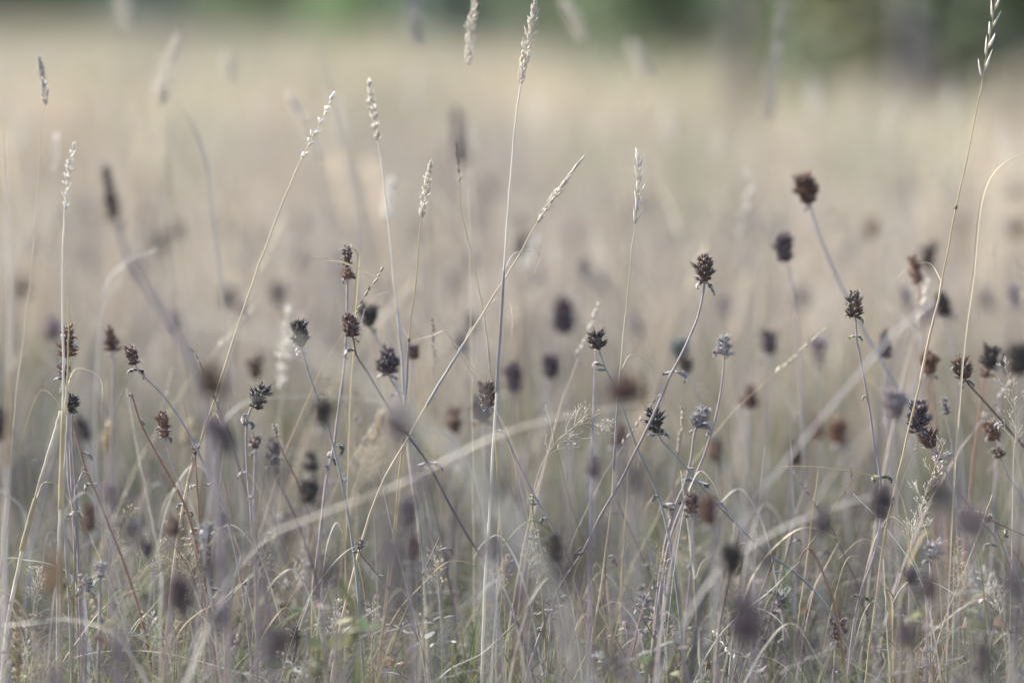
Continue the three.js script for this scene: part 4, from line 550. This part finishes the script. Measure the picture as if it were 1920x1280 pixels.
for (let k = 0; k < 90; k++) {   // slender dry stems of the focused layer
  const x = rr(-20, 1940), y = k < 24 ? rr(720, 900) : rr(860, 1160), l = rr(-0.45, 0.45), D = rr(2.85, 3.5), h = rr(200, 420), c = pick(['straw', 'mauve', 'rust', 'gold', 'pale', 'olive', 'grey']);
  stalk(which(`slender ${({ straw: 'straw', mauve: 'mauve', rust: 'rusty', gold: 'golden', pale: 'pale', olive: 'olive', grey: 'grey' })[c]} stem tip`, x, y), D, [], [[x, y], [x - l * h * 0.3, y + h * 0.35], [x - l * h * 0.7, y + h * 0.75], [x - l * h * 0.9, y + h]], { r: rr(0.8, 1.9), stem: c, group: 'slender dry stems in the tangled grass' });
}
for (let k = 0; k < 60; k++) {   // fallen and leaning blades
  const x = rr(-20, 1940), y = rr(1000, 1260), D = rr(2.75, 3.25), a = rr(-1, 1), l = rr(50, 170), c = pick(['pale', 'straw', 'olive', 'gold', 'grey', 'green', 'rust']);
  blade(which(`short ${({ straw: 'straw', rust: 'rusty', gold: 'golden', pale: 'pale', olive: 'olive', grey: 'grey', green: 'green' })[c]} blade`, x, y), D, [[x + a * l, y - rr(-0.3, 0.9) * l * 0.6], [x + a * l * 0.55, y - rr(0.2, 0.6) * l], [x, y], [x - a * l * 0.25, y + l * 0.5]], rr(3, 7), c, { group: 'short blades in the low grass' });
}
for (let k = 0; k < 18; k++) {   // bent pale blades drooping over the low growth
  const x = k < 12 ? rr(20, 1100) : rr(1100, 1900), y = rr(900, 1190), D = rr(2.7, 3.2), a = pick([-1, 1]) * rr(0.5, 1), l = rr(60, 150), c = pick(['pale', 'white', 'ash', 'straw']);
  blade(which(`bent ${({ straw: 'straw', pale: 'pale', white: 'whitish', ash: 'grey' })[c]} blade`, x, y), D, [[x + a * l, y + rr(0.1, 0.6) * l], [x + a * l * 0.75, y - 0.08 * l], [x + a * l * 0.4, y - 0.25 * l], [x + a * 8, y + 0.05 * l], [x - a * l * 0.25, y + l * 0.8]], rr(2.4, 5), c, { group: 'bent blades over the low growth' });
}
for (let k = 0; k < 50; k++) {   // fine crossing stems near the soil
  const x = rr(-20, 1940), y = rr(1040, 1270), D = rr(2.9, 3.15), a = rr(-1, 1), l = rr(70, 200), c = pick(['pale', 'white', 'straw', 'gold', 'rust', 'mauve']);
  blade(which(`thin ${({ straw: 'straw', rust: 'rusty', gold: 'golden', pale: 'pale', white: 'white', mauve: 'mauve' })[c]} strand`, x, y), D, [[x + a * l, y - rr(-0.1, 1) * l * 0.7], [x + a * l * 0.5, y - rr(0.1, 0.4) * l], [x, y], [x - a * l * 0.4, y + l * 0.4]], rr(2, 3.4), c, { group: 'thin strands low in the grass' });
}
// ---------- rounded green leaves near the soil ----------
function leafPlant(label, px, py, D, n, size, cols, group) {
  const top = at(px, py, D), base = top.clone(); base.y = 0; const o = thing('leafy_plant', label, 'plant', base, group);
  for (let k = 0; k < n; k++) {
    const e = top.clone().add(V(rr(-1, 1) * size * 1.3, rr(-1.2, 0.6) * size, rr(-1, 1) * size * 1.3)), st = new MB(); tube(st, curve([base, base.clone().lerp(e, 0.6).add(V(0, 0.01, 0)), e], 6), 0.0006, 5, C.olive); st.mesh('leaf_stalk', M.straw, o, base);
    const mb = new MB(), d = V(rr(-1, 1), rr(-0.4, 0.5), rr(-1, 1)).normalize(), pts = []; for (let s = 0; s <= 6; s++) pts.push(e.clone().addScaledVector(d, s / 6 * size).add(V(0, -0.25 * size * (s / 6) ** 2, 0)));
    const c = C[pick(cols)]; ribbon(mb, pts, t => size * 0.75 * Math.sqrt(Math.max(0.003, Math.sin(Math.PI * (0.04 + 0.94 * t)))), V(rr(-1, 1), 0.2, rr(-1, 1)), t => jit(c, 0.12), 0.3); mb.mesh('leaf', M.leaf, o, base);
  }
}
leafPlant('pale green rounded leaves at the bottom centre', 1180, 1225, 3.02, 5, 0.014, ['green', 'olive', 'teal']);
leafPlant('yellow green leaves below the blurred mauve haze', 660, 1130, 2.78, 3, 0.016, ['olive', 'green']);
leafPlant('soft yellow green leaves in the low grass, left of centre', 605, 1200, 2.72, 4, 0.016, ['olive']);
leafPlant('small orange brown withered leaves at the lower edge', 745, 1222, 3.0, 3, 0.008, ['orange', 'rust']);
leafPlant('greyish leaves blurred at the bottom, lower middle', 1150, 1255, 2.85, 4, 0.015, ['teal', 'grey']);
leafPlant('tiny green leaves in the bottom corner', 14, 1262, 3.0, 3, 0.010, ['green', 'olive']);
for (let k = 0; k < 26; k++) { const x = rr(0, 1920), y = rr(1120, 1270); leafPlant(which('small leafy weed', x, y), x, y, rr(2.7, 3.6), 3, rr(0.008, 0.015), pick([['green', 'olive'], ['olive', 'umber'], ['teal', 'grey'], ['green', 'rust']]), 'small weeds low in the grass'); }


renderer.render(scene, camera);
